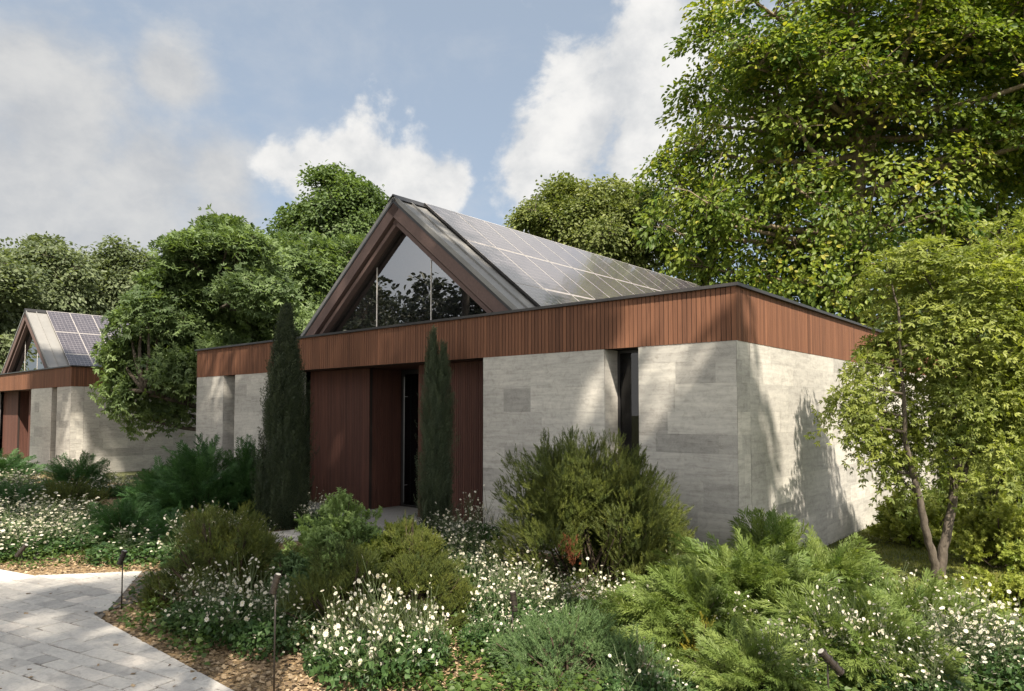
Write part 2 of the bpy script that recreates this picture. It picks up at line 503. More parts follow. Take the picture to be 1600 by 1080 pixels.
def px_lobes(rows, d, seed, squash=.85, boughs=5):
    r = np.random.default_rng(seed)
    out = []
    for x, y, q in rows:
        dd = d * (1 + r.uniform(-.5, .5) * q / FPX * 1.6)
        R = q / FPX * dd
        c = aloft(x, y, dd)
        out.append((c, np.array([R, R, R * squash]) * (.80 if boughs else 1.05)))
        for k in range(boughs):                 # smaller boughs breaking the outline
            v = rand_unit(r, 1)[0] * np.array([1, 1, .8])
            q2 = R * r.uniform(.30, .5)
            out.append((c + v * R * r.uniform(.62, .92), np.array([q2, q2, q2 * squash * .8])))
    return out


def column(b, top, r0, r1, wob=.1, seed=0, n=5):
    r = np.random.default_rng(seed)
    t = np.linspace(0, 1, n)[:, None]
    P = (1 - t) * np.asarray(b) + t * np.asarray(top)
    P[1:-1] += r.normal(0, wob, P[1:-1].shape) * np.array([1, 1, .2])
    return (P, np.linspace(r0, r1, n))


# ------------------------------------------------------------------ shrubs
def dome_points(rng, n, w, h, depth, clumps, k=.42, low=.0):
    """Shoot origins and directions over a lumpy dome made of smaller mounds."""
    a = rng.uniform(0, 2 * math.pi, clumps); e = np.arcsin(rng.uniform(low, 1, clumps) ** 1.35)
    cr = rng.uniform(.45, .80, clumps)
    c = np.stack([np.cos(a) * np.cos(e) * cr * w / 2, np.sin(a) * np.cos(e) * cr * depth / 2, .05 * h + np.sin(e) * cr * h * .88], 1)
    ci = rng.integers(0, clumps, n)
    d = rand_unit(rng, n); d[:, 2] = np.abs(d[:, 2]) * 1.1 - .25; d = unit(d)
    sz = k * .95 * np.array([w / 2, depth / 2, h * .62]) * rng.uniform(.75, 1.25, clumps)[ci][:, None]
    p = c[ci] + d * sz * rng.uniform(.35, 1, n)[:, None] ** .5
    p[:, 2] = np.maximum(p[:, 2], .02)
    o = unit(p / np.array([w / 2, depth / 2, h]))
    tone = rng.normal(.45, .16, clumps)[ci]
    return p, o, d, tone


def needle_shrub(name, label, loc, w, h, n, size, mat, seed, tmpls=TUFTS, clumps=26, upright=.9, group=None, depth=None, k=.42, dead=None, part="foliage", cat="shrub", fan=9):
    rng = np.random.default_rng(seed)
    root = empty(name, loc); tag(root, label, cat, group)
    p, o, d, tone = dome_points(rng, n // fan, w, h, depth or w, clumps, k)
    D = unit(o * .35 + d * .75 + UP * upright * .75 + rng.normal(0, .16, p.shape))
    tone = tone + rng.normal(0, .12, len(tone))
    n = (n // fan) * fan                     # every sprig is a small fan of shoots
    p, D, tone = np.repeat(p, fan, 0), np.repeat(D, fan, 0), np.repeat(tone, fan)
    off = rng.normal(0, .30 + .010 * fan, p.shape) * size
    p = p + off; D = unit(D + off / size * .55 + rng.normal(0, .14, p.shape))
    p[:, 2] = np.maximum(p[:, 2], .02)
    fb = MB()
    for i, T in enumerate(tmpls):
        m = np.arange(n) % len(tmpls) == i
        fb.scatter(T[0], T[1], p[m] - D[m] * size * .5, D[m], rand_unit(rng, m.sum()), size * rng.uniform(.7, 1.3, m.sum()), 0,
                   np.clip(tone[m] + rng.normal(0, .13, m.sum()), 0, 1), rng.uniform(.75, 1.15, m.sum()))
    fb.build(part, L[mat], root)
    wb = MB()
    for i in range(min(60, n // 12)):
        q = p[i * 7 % n]
        b = np.array([rng.normal(0, .05) * w, rng.normal(0, .05) * w, 0])
        wb.tube([b, (b + q) / 2 + np.array([0, 0, -.08 * h]), q], [.018, .012, .005], 4, 0, .5, False)
    wb.build('branch_framework', M['twig'], root, True)
    if dead is not None:
        db = MB(); m = 40
        pp = np.asarray(dead) + rng.normal(0, .055, (m, 3)) * np.array([1, .6, 1.3])
        DD = unit(UP + rng.normal(0, .4, (m, 3)))
        db.scatter(TUFTS[0][0], TUFTS[0][1], pp, DD, rand_unit(rng, m), size * .8, 0, rng.uniform(0, 1, m))
        q = db.build('dead_shoots', L['russet'], root); q['label'] = 'russet brown dead twigs'
    return root


def plume_shrub(name, label, loc, w, h, n, size, mat, seed, lean=(0, 0, 0), rise=.75, group=None, depth=None, droop=.25, low=.05):
    rng = np.random.default_rng(seed)
    root = empty(name, loc); tag(root, label, 'shrub', group)
    depth = depth or w
    a = rng.uniform(0, 2 * math.pi, n)
    q = rng.uniform(0, 1, n) ** .55
    z = rng.uniform(low, 1, n) ** .8 * np.sqrt(np.maximum(0, 1 - (q * .92) ** 2))
    p = np.stack([np.cos(a) * q * w / 2 * .78, np.sin(a) * q * depth / 2 * .78, z * h * .78], 1)
    out = np.stack([np.cos(a), np.sin(a), np.zeros(n)], 1)
    D = unit(out * (.35 + .75 * q)[:, None] + UP * (rise * (1.15 - .75 * q))[:, None] + np.asarray(lean) + rng.normal(0, .2, p.shape))
    s = size * rng.uniform(.6, 1.3, n)
    fb = MB()
    tone = np.clip(.45 + rng.normal(0, .2, n), 0, 1)
    for i, T in enumerate(FRONDS):
        m = np.arange(n) % 4 == i
        U = unit(UP + out[m] * .3 + rng.normal(0, .45, (m.sum(), 3)))
        tv = np.array(T[0]); tv[:, 2] = tv[:, 2] - droop * tv[:, 1] ** 2
        fb.scatter(tv, T[1], p[m] - D[m] * s[m][:, None] * .55, D[m], U, s[m], 0, tone[m])
    fb.build('foliage', L[mat], root)
    wb = MB()
    for i in range(min(50, n)):
        b = np.array([rng.normal(0, .04) * w, rng.normal(0, .04) * w, 0])
        e = p[i]
        wb.tube([b, (b + e) / 2 - np.array([0, 0, .03]), e], [.014, .009, .004], 4, 0, .5, False)
    wb.build('branch_framework', M['twig'], root, True)
    return root


def cypress(name, label, loc, h, w, n, size, mat, seed, tops=((0, 0, 1.0),), prof_=(.85, 1, .95, .74, .44, .24, .07)):
    rng = np.random.default_rng(seed)
    root = empty(name, loc); tag(root, label, 'tree', 'columnar cypresses by the entrance')
    fb = MB(); tb = MB()
    for tx, ty, th in tops:
        m = n // len(tops)
        t = rng.uniform(0, 1, m)
        H = h * th
        wild = rng.random(m) < .10
        prof = np.interp(t, [0, .1, .35, .6, .8, .93, 1], prof_)
        a = rng.uniform(0, 2 * math.pi, m)
        r = w / 2 * prof * rng.uniform(.25, 1, m) ** .6 * (1 + .12 * np.sin(a * 3 + t * 9)) * np.where(wild, 1.25, 1)
        ox = tx * np.clip((t - .35) / .5, 0, 1) ; oy = ty * np.clip((t - .35) / .5, 0, 1)
        p = np.stack([np.cos(a) * r + ox, np.sin(a) * r + oy, t * H * .97], 1)
        out = np.stack([np.cos(a), np.sin(a), np.zeros(m)], 1)
        D = unit(out * (rng.uniform(.02, .30, m) + wild * .15)[:, None] + UP + rng.normal(0, .1, p.shape))
        tone = np.clip(rng.normal(.42, .3, m), 0, 1)
        for i, T in enumerate(SPRIGS):
            k = np.arange(m) % 3 == i
            s = size * rng.uniform(.7, 1.3, k.sum()) * np.interp(t[k], [0, .8, 1], [1, .85, .7])
            fb.scatter(T[0], T[1], p[k] - D[k] * s[:, None] * .5, D[k], unit(out[k] + rng.normal(0, .6, (k.sum(), 3))), s, 0, tone[k])
        tb.tube([(0, 0, 0), (tx * .3, ty * .3, H * .5), (tx, ty, H * .93)], [.06, .035, .01], 7)
    fb.build('crown', L[mat], root)
    tb.build('trunk', M['bark'], root, True)
    return root


# ------------------------------------------------------------------ white flowering plants
def flower_template():
    P, D, S = [], [], []
    v = [(0, 0, 0)]; f = []
    for i in range(7):
        a = i * 2 * math.pi / 7
        c, s = math.cos(a), math.sin(a)
        k = len(v)
        for x, y, z in ((.13, -.10, .02), (.55, -.36, .12), (1, -.20, .10), (1, .20, .10), (.55, .36, .12), (.13, .10, .02)):
            v.append((c * x - s * y, s * x + c * y, z))
        f.append(tuple(range(k, k + 6)))
    c = [(0.2 * math.cos(i * math.pi / 3), .2 * math.sin(i * math.pi / 3), .10) for i in range(6)]
    # template y axis is the flower's stem direction
    v2 = [(x, z, -y) for x, y, z in v]
    c2 = [(x, z, -y) for x, y, z in c]
    return (v2, f), (c2, [(0, 1, 2, 3, 4, 5)])


T_PETALS, T_EYE = flower_template()


def flower_meshes(seed, w, h, nflower, nleaf, size):
    rng = np.random.default_rng(seed)
    lb, sb, fb = MB(), MB(), MB()
    a = rng.uniform(0, 2 * math.pi, nleaf); r = rng.uniform(0, 1, nleaf) ** .55
    z = rng.uniform(0, 1, nleaf) ** .9 * h * .50 * (1 - .35 * r * r)
    p = np.stack([np.cos(a) * r * w / 2, np.sin(a) * r * w / 2, z], 1)
    D = np.stack([np.cos(a), np.sin(a), rng.normal(.25, .4, nleaf)], 1) + rng.normal(0, .7, (nleaf, 3))
    lb.scatter(T_BROAD[0], T_BROAD[1], p, D, UP + rng.normal(0, .6, (nleaf, 3)), .042 * rng.uniform(.6, 1.4, nleaf), 0, np.clip(rng.normal(.45, .22, nleaf), 0, 1))
    # flower heads stand in small sprays on branching stems
    ns = max(6, nflower // 5)
    sa = rng.uniform(0, 2 * math.pi, ns); sr = rng.uniform(0, 1, ns) ** .6
    tip = np.stack([np.cos(sa) * sr * w / 2 * 1.02, np.sin(sa) * sr * w / 2 * 1.02, h * rng.uniform(.32, 1.12, ns) * (1 - .45 * sr ** 2)], 1)
    pos = []
    for i in range(ns):
        b = tip[i] * np.array([.55, .55, 0]) + rng.normal(0, .02, 3) * np.array([1, 1, 0])
        fork = b + (tip[i] - b) * .72
        sb.tube([b, (b + fork) / 2 + rng.normal(0, .015, 3), fork], [.004, .0035, .003], 3, 0, .5, False)
        for j in range(5):
            q = tip[i] + rng.normal(0, .075, 3) * np.array([1, 1, .8])
            sb.tube([fork, q - np.array([0, 0, .004])], [.0025, .002], 3, 0, .5, False)
            pos.append(q)
    pos = np.array(pos); m = len(pos)
    D = unit(UP * .9 + rng.normal(0, .6, (m, 3)) + np.array([.2, -.2, 0]))
    s = size * .74 * np.where(rng.random(m) < .18, .3, rng.uniform(.5, 1.0, m))
    U = rand_unit(rng, m)
    fb.scatter(T_PETALS[0], T_PETALS[1], pos, D, U, s, 0, rng.uniform(0, 1, m))
    fb.scatter(T_EYE[0], T_EYE[1], pos + D * .001, D, U, s, 1, .5)
    return (lb.mesh('foliage', L['herb']), sb.mesh('stalk', M['stem']), fb.mesh('blossom', [M['petal'], M['pollen']]))


FLOWERS = [flower_meshes(100 + i, w, h, nf, nl, s) for i, (w, h, nf, nl, s) in enumerate([
    (.85, .52, 290, 1800, .026), (.95, .48, 390, 1900, .025), (.75, .60, 240, 1600, .027), (1.05, .42, 340, 2000, .023), (.9, .55, 140, 2300, .025)])]


def flower_plant(label, loc, variant, scale=(1, 1, 1), rz=0., group='white flowering plants in the bed'):
    root = empty('flowering_plant', loc, rz); root.scale = scale
    tag(root, label, 'flowering plant', group)
    for nm, me in zip(('foliage', 'stalk', 'blossom'), FLOWERS[variant]):
        o = bpy.data.objects.new(nm, me); COL.objects.link(o); o.parent = root
        if nm != 'foliage':
            o['kind'] = 'stuff'
    return root


# ------------------------------------------------------------------ the house
def stone_face(mb, org, u, w, z0, z1, rng, nrm, split=(.45, 1.2)):
    """Random-length coursed stone slabs on the wall face starting at org and running w metres along u."""
    org = np.asarray(org, float); u = np.asarray(u, float); nrm = np.asarray(nrm, float)
    rows, z = [], z0
    rr = np.random.default_rng(int(1000 * (abs(z0) + z1)))            # the courses line up on all walls
    while z < z1 - .01:
        h = float(rr.choice([.18, .24, .28, .36], p=[.2, .3, .3, .2]))
        if z + h > z1 - .09:
            h = z1 - z
        rows.append((z, z + h)); z += h
    for a, b in rows:
        x = -rng.uniform(0, .6)
        while x < w:
            l = rng.uniform(*split)
            x0, x1 = max(0, x), min(w, x + l)
            x += l
            if x1 - x0 < .02:
                continue
            g = .0006; d = rng.uniform(0, .0022)
            q = [org + u * (x0 + g) + UP * (a + g) + nrm * d, org + u * (x1 - g) + UP * (a + g) + nrm * d,
                 org + u * (x1 - g) + UP * (b - g) + nrm * d, org + u * (x0 + g) + UP * (b - g) + nrm * d]
            mb.add(q, [0, 1, 2, 3] if np.cross(u, UP) @ nrm > 0 else [3, 2, 1, 0], 0, np.clip(rng.normal(.46, .20), 0, 1))


def slats(mb, org, u, w, z0, z1, pitch, gap, thick, rng, nrm):
    org = np.asarray(org, float); u = np.asarray(u, float); nrm = np.asarray(nrm, float)
    n = max(1, round(w / pitch)); p = w / n
    for i in range(n):
        a = org + u * (i * p + gap / 2); b = org + u * ((i + 1) * p - gap / 2) + nrm * thick * rng.uniform(.85, 1.1)
        mb.box(np.minimum(a, b) + UP * z0, np.maximum(a, b) + UP * z1, 0, np.clip(rng.normal(.5, .22), 0, 1))


W_, DEP, ZW, ZF = 14.0, 16.0, 2.70, 3.36
CX, RA, SL = -7.0, 5.98, .80       # gable centre, ridge height, slope (rise over run)
YG = .45


def build_house():
    rng = np.random.default_rng(3)
    H = empty('house', (0, 0, 0))
    zb = -.45
    X = np.array([1., 0, 0]); Y = np.array([0, 1., 0])

    def wall(x0, x1, front=True):
        mb = MB()
        mb.box((x0 + .006, .006, zb), (x1 - .006, .394, ZW - .001), 0, .3)
        stone_face(mb, (x0, 0, 0), X, x1 - x0, zb, ZW, rng, -Y)
        stone_face(mb, (x1, 0, 0), Y, .394, zb, ZW, rng, X, (.4, .4))
        stone_face(mb, (x0, 0, 0), Y, .394, zb, ZW, rng, -X, (.4, .4))
        return mb.build('stone_wall', M['stone'], H)

    wall(-1.36, 0); wall(-4.2, -1.9); wall(-12.1, -9.8); wall(-W_, -12.64)
    # side walls
    for (y0, y1) in ((.4, 6.2), (6.24, DEP)):
        mb = MB(); mb.box((-.394, y0, zb), (-.006, y1 - .003, ZW - .001), 0, .3)
        stone_face(mb, (0, y0, 0), Y, y1 - y0, zb, ZW, rng, X)
        mb.build('stone_wall', M['stone'], H)
    mb = MB(); mb.box((-.30, 6.197, zb), (-.03, 6.243, ZW - .002)); mb.build('wall_joint', M['darkmetal'], H)
    mb = MB(); mb.box((-W_ + .006, .4, zb), (-W_ + .394, DEP, ZW - .001), 0, .3)
    stone_face(mb, (-W_, .4, 0), Y, DEP - .4, zb, ZW, rng, -X)
    mb.build('stone_wall', M['stone'], H)
    mb = MB(); mb.box((-W_ + .4, DEP - .39, zb), (-.4, DEP - .006, ZW - .001), 0, .3)
    stone_face(mb, (-W_, DEP, 0), X, W_, zb, ZW, rng, Y)
    mb.build('stone_wall', M['stone'], H)

    # slatted fascia, one piece per side
    mb = MB(); mb.box((-W_ + .01, .0, ZW + .004), (-.01, .30, ZF), 1)
    slats(mb, (-W_ - .008, .0, 0), X, W_ + .016, ZW, ZF, .0655, .0105, .008, rng, -Y)
    mb.build('fascia', [M['wood'], M['backing']], H)
    mb = MB(); mb.box((-.30, .31, ZW + .004), (-.005, DEP - .01, ZF), 1)
    slats(mb, (-.002, .0, 0), Y, DEP, ZW, ZF, .0655, .008, .008, rng, X)
    mb.build('fascia', [M['wood'], M['backing']], H)
    mb = MB(); mb.box((-W_ + .005, .31, ZW + .004), (-W_ + .30, DEP - .01, ZF), 1)
    slats(mb, (-W_ + .002, .0, 0), Y, DEP, ZW, ZF, .0655, .008, .008, rng, -X)
    mb.build('fascia', [M['wood'], M['backing']], H)
    mb = MB()
    mb.box((-W_ - .05, -.055, ZF + .001), (.05, .33, ZF + .04))
    mb.box((-.33, .332, ZF + .001), (.05, DEP, ZF + .04)); mb.box((-W_ - .05, .332, ZF + .001), (-W_ + .33, DEP, ZF + .04))
    mb.build('parapet_cap', M['cap'], H)
    mb = MB(); mb.box((-W_ + .31, .31, 2.98), (-.31, DEP - .31, 3.04)); mb.build('flat_roof', M['deck'], H)
    # interior shell and soffit
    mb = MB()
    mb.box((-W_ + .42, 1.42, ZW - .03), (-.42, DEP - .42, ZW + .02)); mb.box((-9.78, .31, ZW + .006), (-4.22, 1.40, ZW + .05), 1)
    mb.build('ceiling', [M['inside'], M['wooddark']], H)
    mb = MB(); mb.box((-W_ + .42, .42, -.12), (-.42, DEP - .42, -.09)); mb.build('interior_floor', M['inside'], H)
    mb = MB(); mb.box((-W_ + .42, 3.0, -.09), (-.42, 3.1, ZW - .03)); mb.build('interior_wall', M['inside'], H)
    # porch slab
    mb = MB(); mb.box((-9.79, -.55, -.30), (-4.21, 1.30, -.085)); mb.build('porch_step', M['slab'], H)
    # entry cladding
    zf = -.083
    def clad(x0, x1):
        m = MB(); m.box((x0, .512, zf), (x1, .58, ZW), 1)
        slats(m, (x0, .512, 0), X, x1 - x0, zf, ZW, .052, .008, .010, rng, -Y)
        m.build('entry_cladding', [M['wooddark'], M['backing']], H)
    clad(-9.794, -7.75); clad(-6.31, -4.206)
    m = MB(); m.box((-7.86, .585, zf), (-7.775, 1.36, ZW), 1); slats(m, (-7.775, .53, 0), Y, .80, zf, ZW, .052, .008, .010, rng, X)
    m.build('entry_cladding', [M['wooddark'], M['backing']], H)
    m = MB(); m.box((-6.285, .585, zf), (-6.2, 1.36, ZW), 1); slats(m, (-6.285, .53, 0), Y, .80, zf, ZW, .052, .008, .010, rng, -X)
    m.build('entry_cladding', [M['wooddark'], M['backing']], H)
    # entrance door
    m = MB(); x0, x1 = -7.752, -6.31
    m.box((x0, 1.335, zf), (x0 + .07, 1.40, ZW)); m.box((x1 - .07, 1.335, zf), (x1, 1.40, ZW)); m.box((x0 + .07, 1.335, ZW - .09), (x1 - .07, 1.40, ZW)); m.box((x0 + .07, 1.335, zf), (x1 - .07, 1.40, zf + .03))
    door = m.build('entrance_door', M['darkmetal'], H)
    m = MB(); m.box((x0 + .07, 1.36, zf + .03), (x1 - .07, 1.372, ZW - .09)); m.build('door_leaf', M['winglass'], door)
    m = MB(); m.tube([(-7.60, 1.27, .0), (-7.60, 1.27, 2.55)], .012, 8)
    for z in (.35, 2.15): m.tube([(-7.60, 1.27, z), (-7.60, 1.36, z)], .008, 6)
    m.build('handle', M['silver'], door)
    # slit windows
    for (a, b) in ((-1.9, -1.36), (-12.64, -12.1)):
        m = MB()
        m.box((a + .002, .33, -.2), (a + .035, .38, ZW)); m.box((b - .035, .33, -.2), (b - .002, .38, ZW)); m.box((a + .035, .33, ZW - .04), (b - .035, .38, ZW)); m.box((a + .035, .33, -.2), (b - .035, .38, -.15))
        wn = m.build('window', M['darkmetal'], H)
        m = MB(); m.box((a + .035, .352, -.15), (b - .035, .36, ZW - .04)); m.build('pane', M['winglass'], wn)
        m = MB(); m.box((a + .001, -.0, -.45), (b - .001, .40, -.2)); m.build('sill', M['slab'], wn)
    # --- gable roof
    ax = 3.74                                   # half width of the gable at its eaves
    cs, sn = 1 / math.hypot(1, SL), SL / math.hypot(1, SL)

    def slope_pt(side, a, off):                 # a: horizontal run from ridge, off: distance above the roof plane
        return np.array([CX + side * (a + off * sn), 0, RA - SL * a + off * cs])

    def slope_box(m, side, a0, a1, o0, o1, y0, y1, mat=0, tone=.5):
        p = [slope_pt(side, a0, o0), slope_pt(side, a1, o0), slope_pt(side, a1, o1), slope_pt(side, a0, o1)]
        v = [q + Y * y0 for q in p] + [q + Y * y1 for q in p]
        m.hexa(v, mat, tone)

    ye = DEP - .7
    for side in (1, -1):
        m = MB(); slope_box(m, side, .0, ax, -.05, 0, YG, ye)
        ys = [YG + .015, YG + .36] + ([] if side > 0 else list(np.arange(YG + .8, ye, .5))) + [13.3, 13.9, 14.5, ye - .02]
        for y in ys:
            slope_box(m, side, .02, ax, .001, .035, y - .012, y + .012)
        rf = m.build('roof_slope', M['metal'], H)
        m = MB(); slope_box(m, side, .0, ax, -.09, -.052, YG - .012, YG + .10)
        m.build('edge_trim', M['darkmetal'], rf)
        m = MB()                                # outer beam, then the recessed inner beam
        slope_box(m, side, -.0, ax - .1, -.31, -.091, YG, YG + .30, 0, .6)
        m.build('gable_beam', M['beam'], H)
        m = MB(); slope_box(m, side, .0, ax - .2, -.43, -.351, YG + .07, YG + .32, 0, .4)
        slope_box(m, side, .0, ax - .15, -.350, -.311, YG + .13, YG + .30, 1)  # near-black strip paints the shadow line between the two beams
        slope_box(m, side, .0, ax - .2, -.465, -.431, YG + .20, YG + .32, 1)  # painted shadow line again, between inner beam and glass
        m.build('gable_beam', [M['beam'], M['backing']], H)
    m = MB()
    rc = [(CX - .16, RA - .085), (CX, RA + .05), (CX + .16, RA - .085), (CX, RA + .02)]
    v = [(x, YG - .02, z) for x, z in rc] + [(x, ye, z) for x, z in rc]
    m.hexa(v); m.build('ridge_cap', M['darkmetal'], H)
    # glazed gable
    yg = YG + .26
    zap = RA - .455 / cs + .02; zl = 3.05; hw = (zap - zl) / SL
    m = MB(); m.add([(CX - hw, yg, zl), (CX + hw, yg, zl), (CX, yg, zap), (CX - hw, yg + .012, zl), (CX + hw, yg + .012, zl), (CX, yg + .012, zap)], [(0, 1, 2), (5, 4, 3)])
    gg = m.build('gable_window', M['glass'], H)
    for x in (CX - .80, CX + .80):
        m = MB(); zt = zap - .80 * SL
        m.box((x - .009, yg - .010, zl), (x + .009, yg - .001, zt + .02)); m.build('mullion', M['pale'], gg)
    # loft behind the glass: tie beam and end wall
    m = MB(); m.box((CX - 2.6, .95, 3.56), (CX + 2.6, 1.1, 3.80), 0, .2); m.build('tie_beam', M['beam'], H)
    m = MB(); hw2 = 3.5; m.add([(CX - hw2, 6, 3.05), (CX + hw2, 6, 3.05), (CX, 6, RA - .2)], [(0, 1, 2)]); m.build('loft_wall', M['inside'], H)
    m = MB(); m.add([(CX - hw2, ye - .1, 3.05), (CX + hw2, ye - .1, 3.05), (CX, ye - .1, RA - .15)], [(2, 1, 0)]); m.build('rear_gable', M['beam'], H)
    # solar panels on the right slope, each its own part
    first = None
    for r in range(3):
        a0 = .05 + r * 1.185
        for c in range(14):
            y0 = 1.16 + c * .85
            o = None
            if first is None:
                m = MB()
                slope_box(m, 1, 0, 1.175, .04, .08, 0, .842, 2)
                p = [slope_pt(1, .002, .0806), slope_pt(1, 1.173, .0806), slope_pt(1, 1.173, .0806), slope_pt(1, .002, .0806)]
                m.add([q + Y * k for q, k in zip(p, (.002, .002, .840, .840))], [0, 1, 2, 3], 1)
                p = [slope_pt(1, .013, .0815), slope_pt(1, 1.162, .0815), slope_pt(1, 1.162, .0815), slope_pt(1, .013, .0815)]
                yy = (.011, .011, .831, .831)
                m.add([q + Y * k for q, k in zip(p, yy)], [0, 1, 2, 3], 0)
                me = m.mesh('solar_panel', [M['pv'], M['pale'], M['darkmetal']])
                uv = me.uv_layers.new(name='UVMap')
                lp = me.polygons[7]
                for li, t in zip(lp.loop_indices, ((0, 0), (0, 1), (1, 1), (1, 0))):
                    uv.data[li].uv = t
                first = me
            o = bpy.data.objects.new('solar_panel', first); COL.objects.link(o); o.parent = H
            o.location = (a0, y0, -SL * a0)
    return H


house = build_house()
tag(house, 'large single-storey grey stone house with slatted brown fascia and glazed gable, in the middle', 'house', 'matching stone houses')
house2 = copy_tree(house)
house2.location = (-22.95, 0, 0)
tag(house2, 'farther stone house at the far left edge, half hidden behind an overhanging tree', 'house', 'matching stone houses')

# ------------------------------------------------------------------ ground, path, beds
def soil_mat():
    t = NT('garden_soil')
    a = t.noise(.35, 5, .6, t.coords()); b = t.noise(30, 6, .7, t.coords())
    col = t.ramp(a, [(.35, (.05, .062, .018)), (.6, (.085, .09, .03))])
    col = t.mix(.6, col, t.ramp(b, [(.3, (.5, .5, .45)), (.6, (1.1, 1.1, 1.0))]), 'MULTIPLY')
    return t.done(t.n('BsdfPrincipled', {'Base Color': col, 'Roughness': .95, 'Normal': t.bump(b, .8, .04)}))


def mulch_mat():
    t = NT('bark_mulch_bed')
    v = t.n('TexVoronoi', {'Vector': t.coords((1, 1, 1)), 'Scale': 38.0, 'Randomness': 1.0})
    col = t.ramp(v.outputs['Color'], [(0., (.13, .085, .045)), (.5, (.25, .17, .09)), (1., (.40, .29, .17))])
    b = t.noise(50, 5, .7, t.coords())
    col = t.mix(.5, col, t.ramp(b, [(.3, (.5, .48, .45)), (.6, (1.1, 1.1, 1.0))]), 'MULTIPLY')
    return t.done(t.n('BsdfPrincipled', {'Base Color': col, 'Roughness': .95, 'Normal': t.bump(v.outputs['Distance'], .9, .03)}))


def lawn_mat():
    t = NT('mossy_lawn')
    a = t.noise(1.6, 6, .65, t.coords()); b = t.noise(45, 5, .7, t.coords())
    col = t.ramp(a, [(.35, (.045, .062, .008)), (.55, (.09, .105, .012)), (.72, (.15, .14, .02))])
    col = t.mix(.6, col, t.ramp(b, [(.3, (.45, .45, .4)), (.6, (1.15, 1.15, 1.05))]), 'MULTIPLY')
    return t.done(t.n('BsdfPrincipled', {'Base Color': col, 'Roughness': .95, 'Normal': t.bump(b, .9, .04)}))


M['soil'] = soil_mat(); M['mulch'] = mulch_mat(); M['lawn'] = lawn_mat()

g = MB(); S = 400
g.add([(-S, -S, GZ - .02), (S, -S, GZ - .02), (S, S, GZ - .02), (-S, S, GZ - .02)], [0, 1, 2, 3])
tag(g.build('ground', M['soil']), kind='structure')


def sheet(name, pts, z, mat, res=None):
    m = MB(); m.add([(p[0], p[1], z) for p in pts], [list(range(len(pts)))])
    return tag(m.build(name, mat), kind='structure')


def P2(b, d):
    return spot(b, d)[:2]


# planted bed of bark mulch in front of the houses
sheet('mulch_bed', [(-26, -13), (2.9, -9.5), (4.6, -3.2), (2.2, -1.2), (0.02, -.02), (-14.0, -.02), (-26, -.02)], GZ - .012, M['mulch'])
lawn_pts = [(0.01, -.02), (2.2, -1.2), (4.6, -3.2), (9, -2), (14, 6), (14, 26), (.01, 26)]
sheet('lawn', lawn_pts, GZ - .008, M['lawn'])


def ypx(y):   # distance of a ground point from its height in the view
    return (CAM[2] - GZ) * FPX / (y - HZ)


def gp(x, y):
    return P2(x, ypx(y))


def clip(poly, conv):
    out = list(poly)
    n = len(conv)
    for i in range(n):
        a, b = conv[i], conv[(i + 1) % n]
        def ins(p): return (b[0] - a[0]) * (p[1] - a[1]) - (b[1] - a[1]) * (p[0] - a[0]) >= 0
        res = []
        for j in range(len(out)):
            p, q = out[j], out[(j + 1) % len(out)]
            ip, iq = ins(p), ins(q)
            if ip: res.append(p)
            if ip != iq:
                d1 = (b[0] - a[0]) * (p[1] - a[1]) - (b[1] - a[1]) * (p[0] - a[0])
                d2 = (b[0] - a[0]) * (q[1] - a[1]) - (b[1] - a[1]) * (q[0] - a[0])
                t = d1 / (d1 - d2)
                res.append((p[0] + (q[0] - p[0]) * t, p[1] + (q[1] - p[1]) * t))
        out = res
        if not out: return []
    return out


def ccw(pts):
    pts = [tuple(map(float, p)) for p in pts]
    A = sum(p[0] * q[1] - q[0] * p[1] for p, q in zip(pts, pts[1:] + pts[:1]))
    return pts if A > 0 else pts[::-1]


A1, A2 = gp(0, 886), gp(62, 897)
B1 = gp(166, 963); B2 = gp(392, 1082)
C1, C2 = gp(258, 889), gp(258, 926)
dm = np.array(B2) - np.array(B1)
B3 = np.array(B2) + dm * 2.2
dl = np.array(A1) - np.array(A2)
A0 = np.array(A1) + dl * 4
F1, F2 = B3 + np.array([-6, -4]), A0 + np.array([-5, -8])
main = ccw([A0, A2, F1, F2]); main2 = ccw([A2, B1, F1]); main3 = ccw([B1, B3, F1])
br = ccw([A2, C1, C2, gp(178, 949), B1])
E1, E2 = np.array([-7.4, -.6]), np.array([-6.2, -.6])
Q1, Q2 = np.array([-7.6, -2.6]), np.array([-6.75, -2.9])
br2 = ccw([C1, Q1, Q2, C2]); br3 = ccw([Q1, E1, E2, Q2])
PATHS = [main, main2, main3, br, br2, br3]


def in_conv(x, y, conv, grow=0.0):
    ok = np.ones(np.shape(x), bool)
    n = len(conv)
    for i in range(n):
        a, b = conv[i], conv[(i + 1) % n]
        l = math.hypot(b[0] - a[0], b[1] - a[1])
        ok &= ((b[0] - a[0]) * (y - a[1]) - (b[1] - a[1]) * (x - a[0])) / l >= -grow
    return ok


def on_path(x, y, grow=0.0):
    r = np.zeros(np.shape(x), bool)
    for c in PATHS: r |= in_conv(x, y, c, grow)
    return r


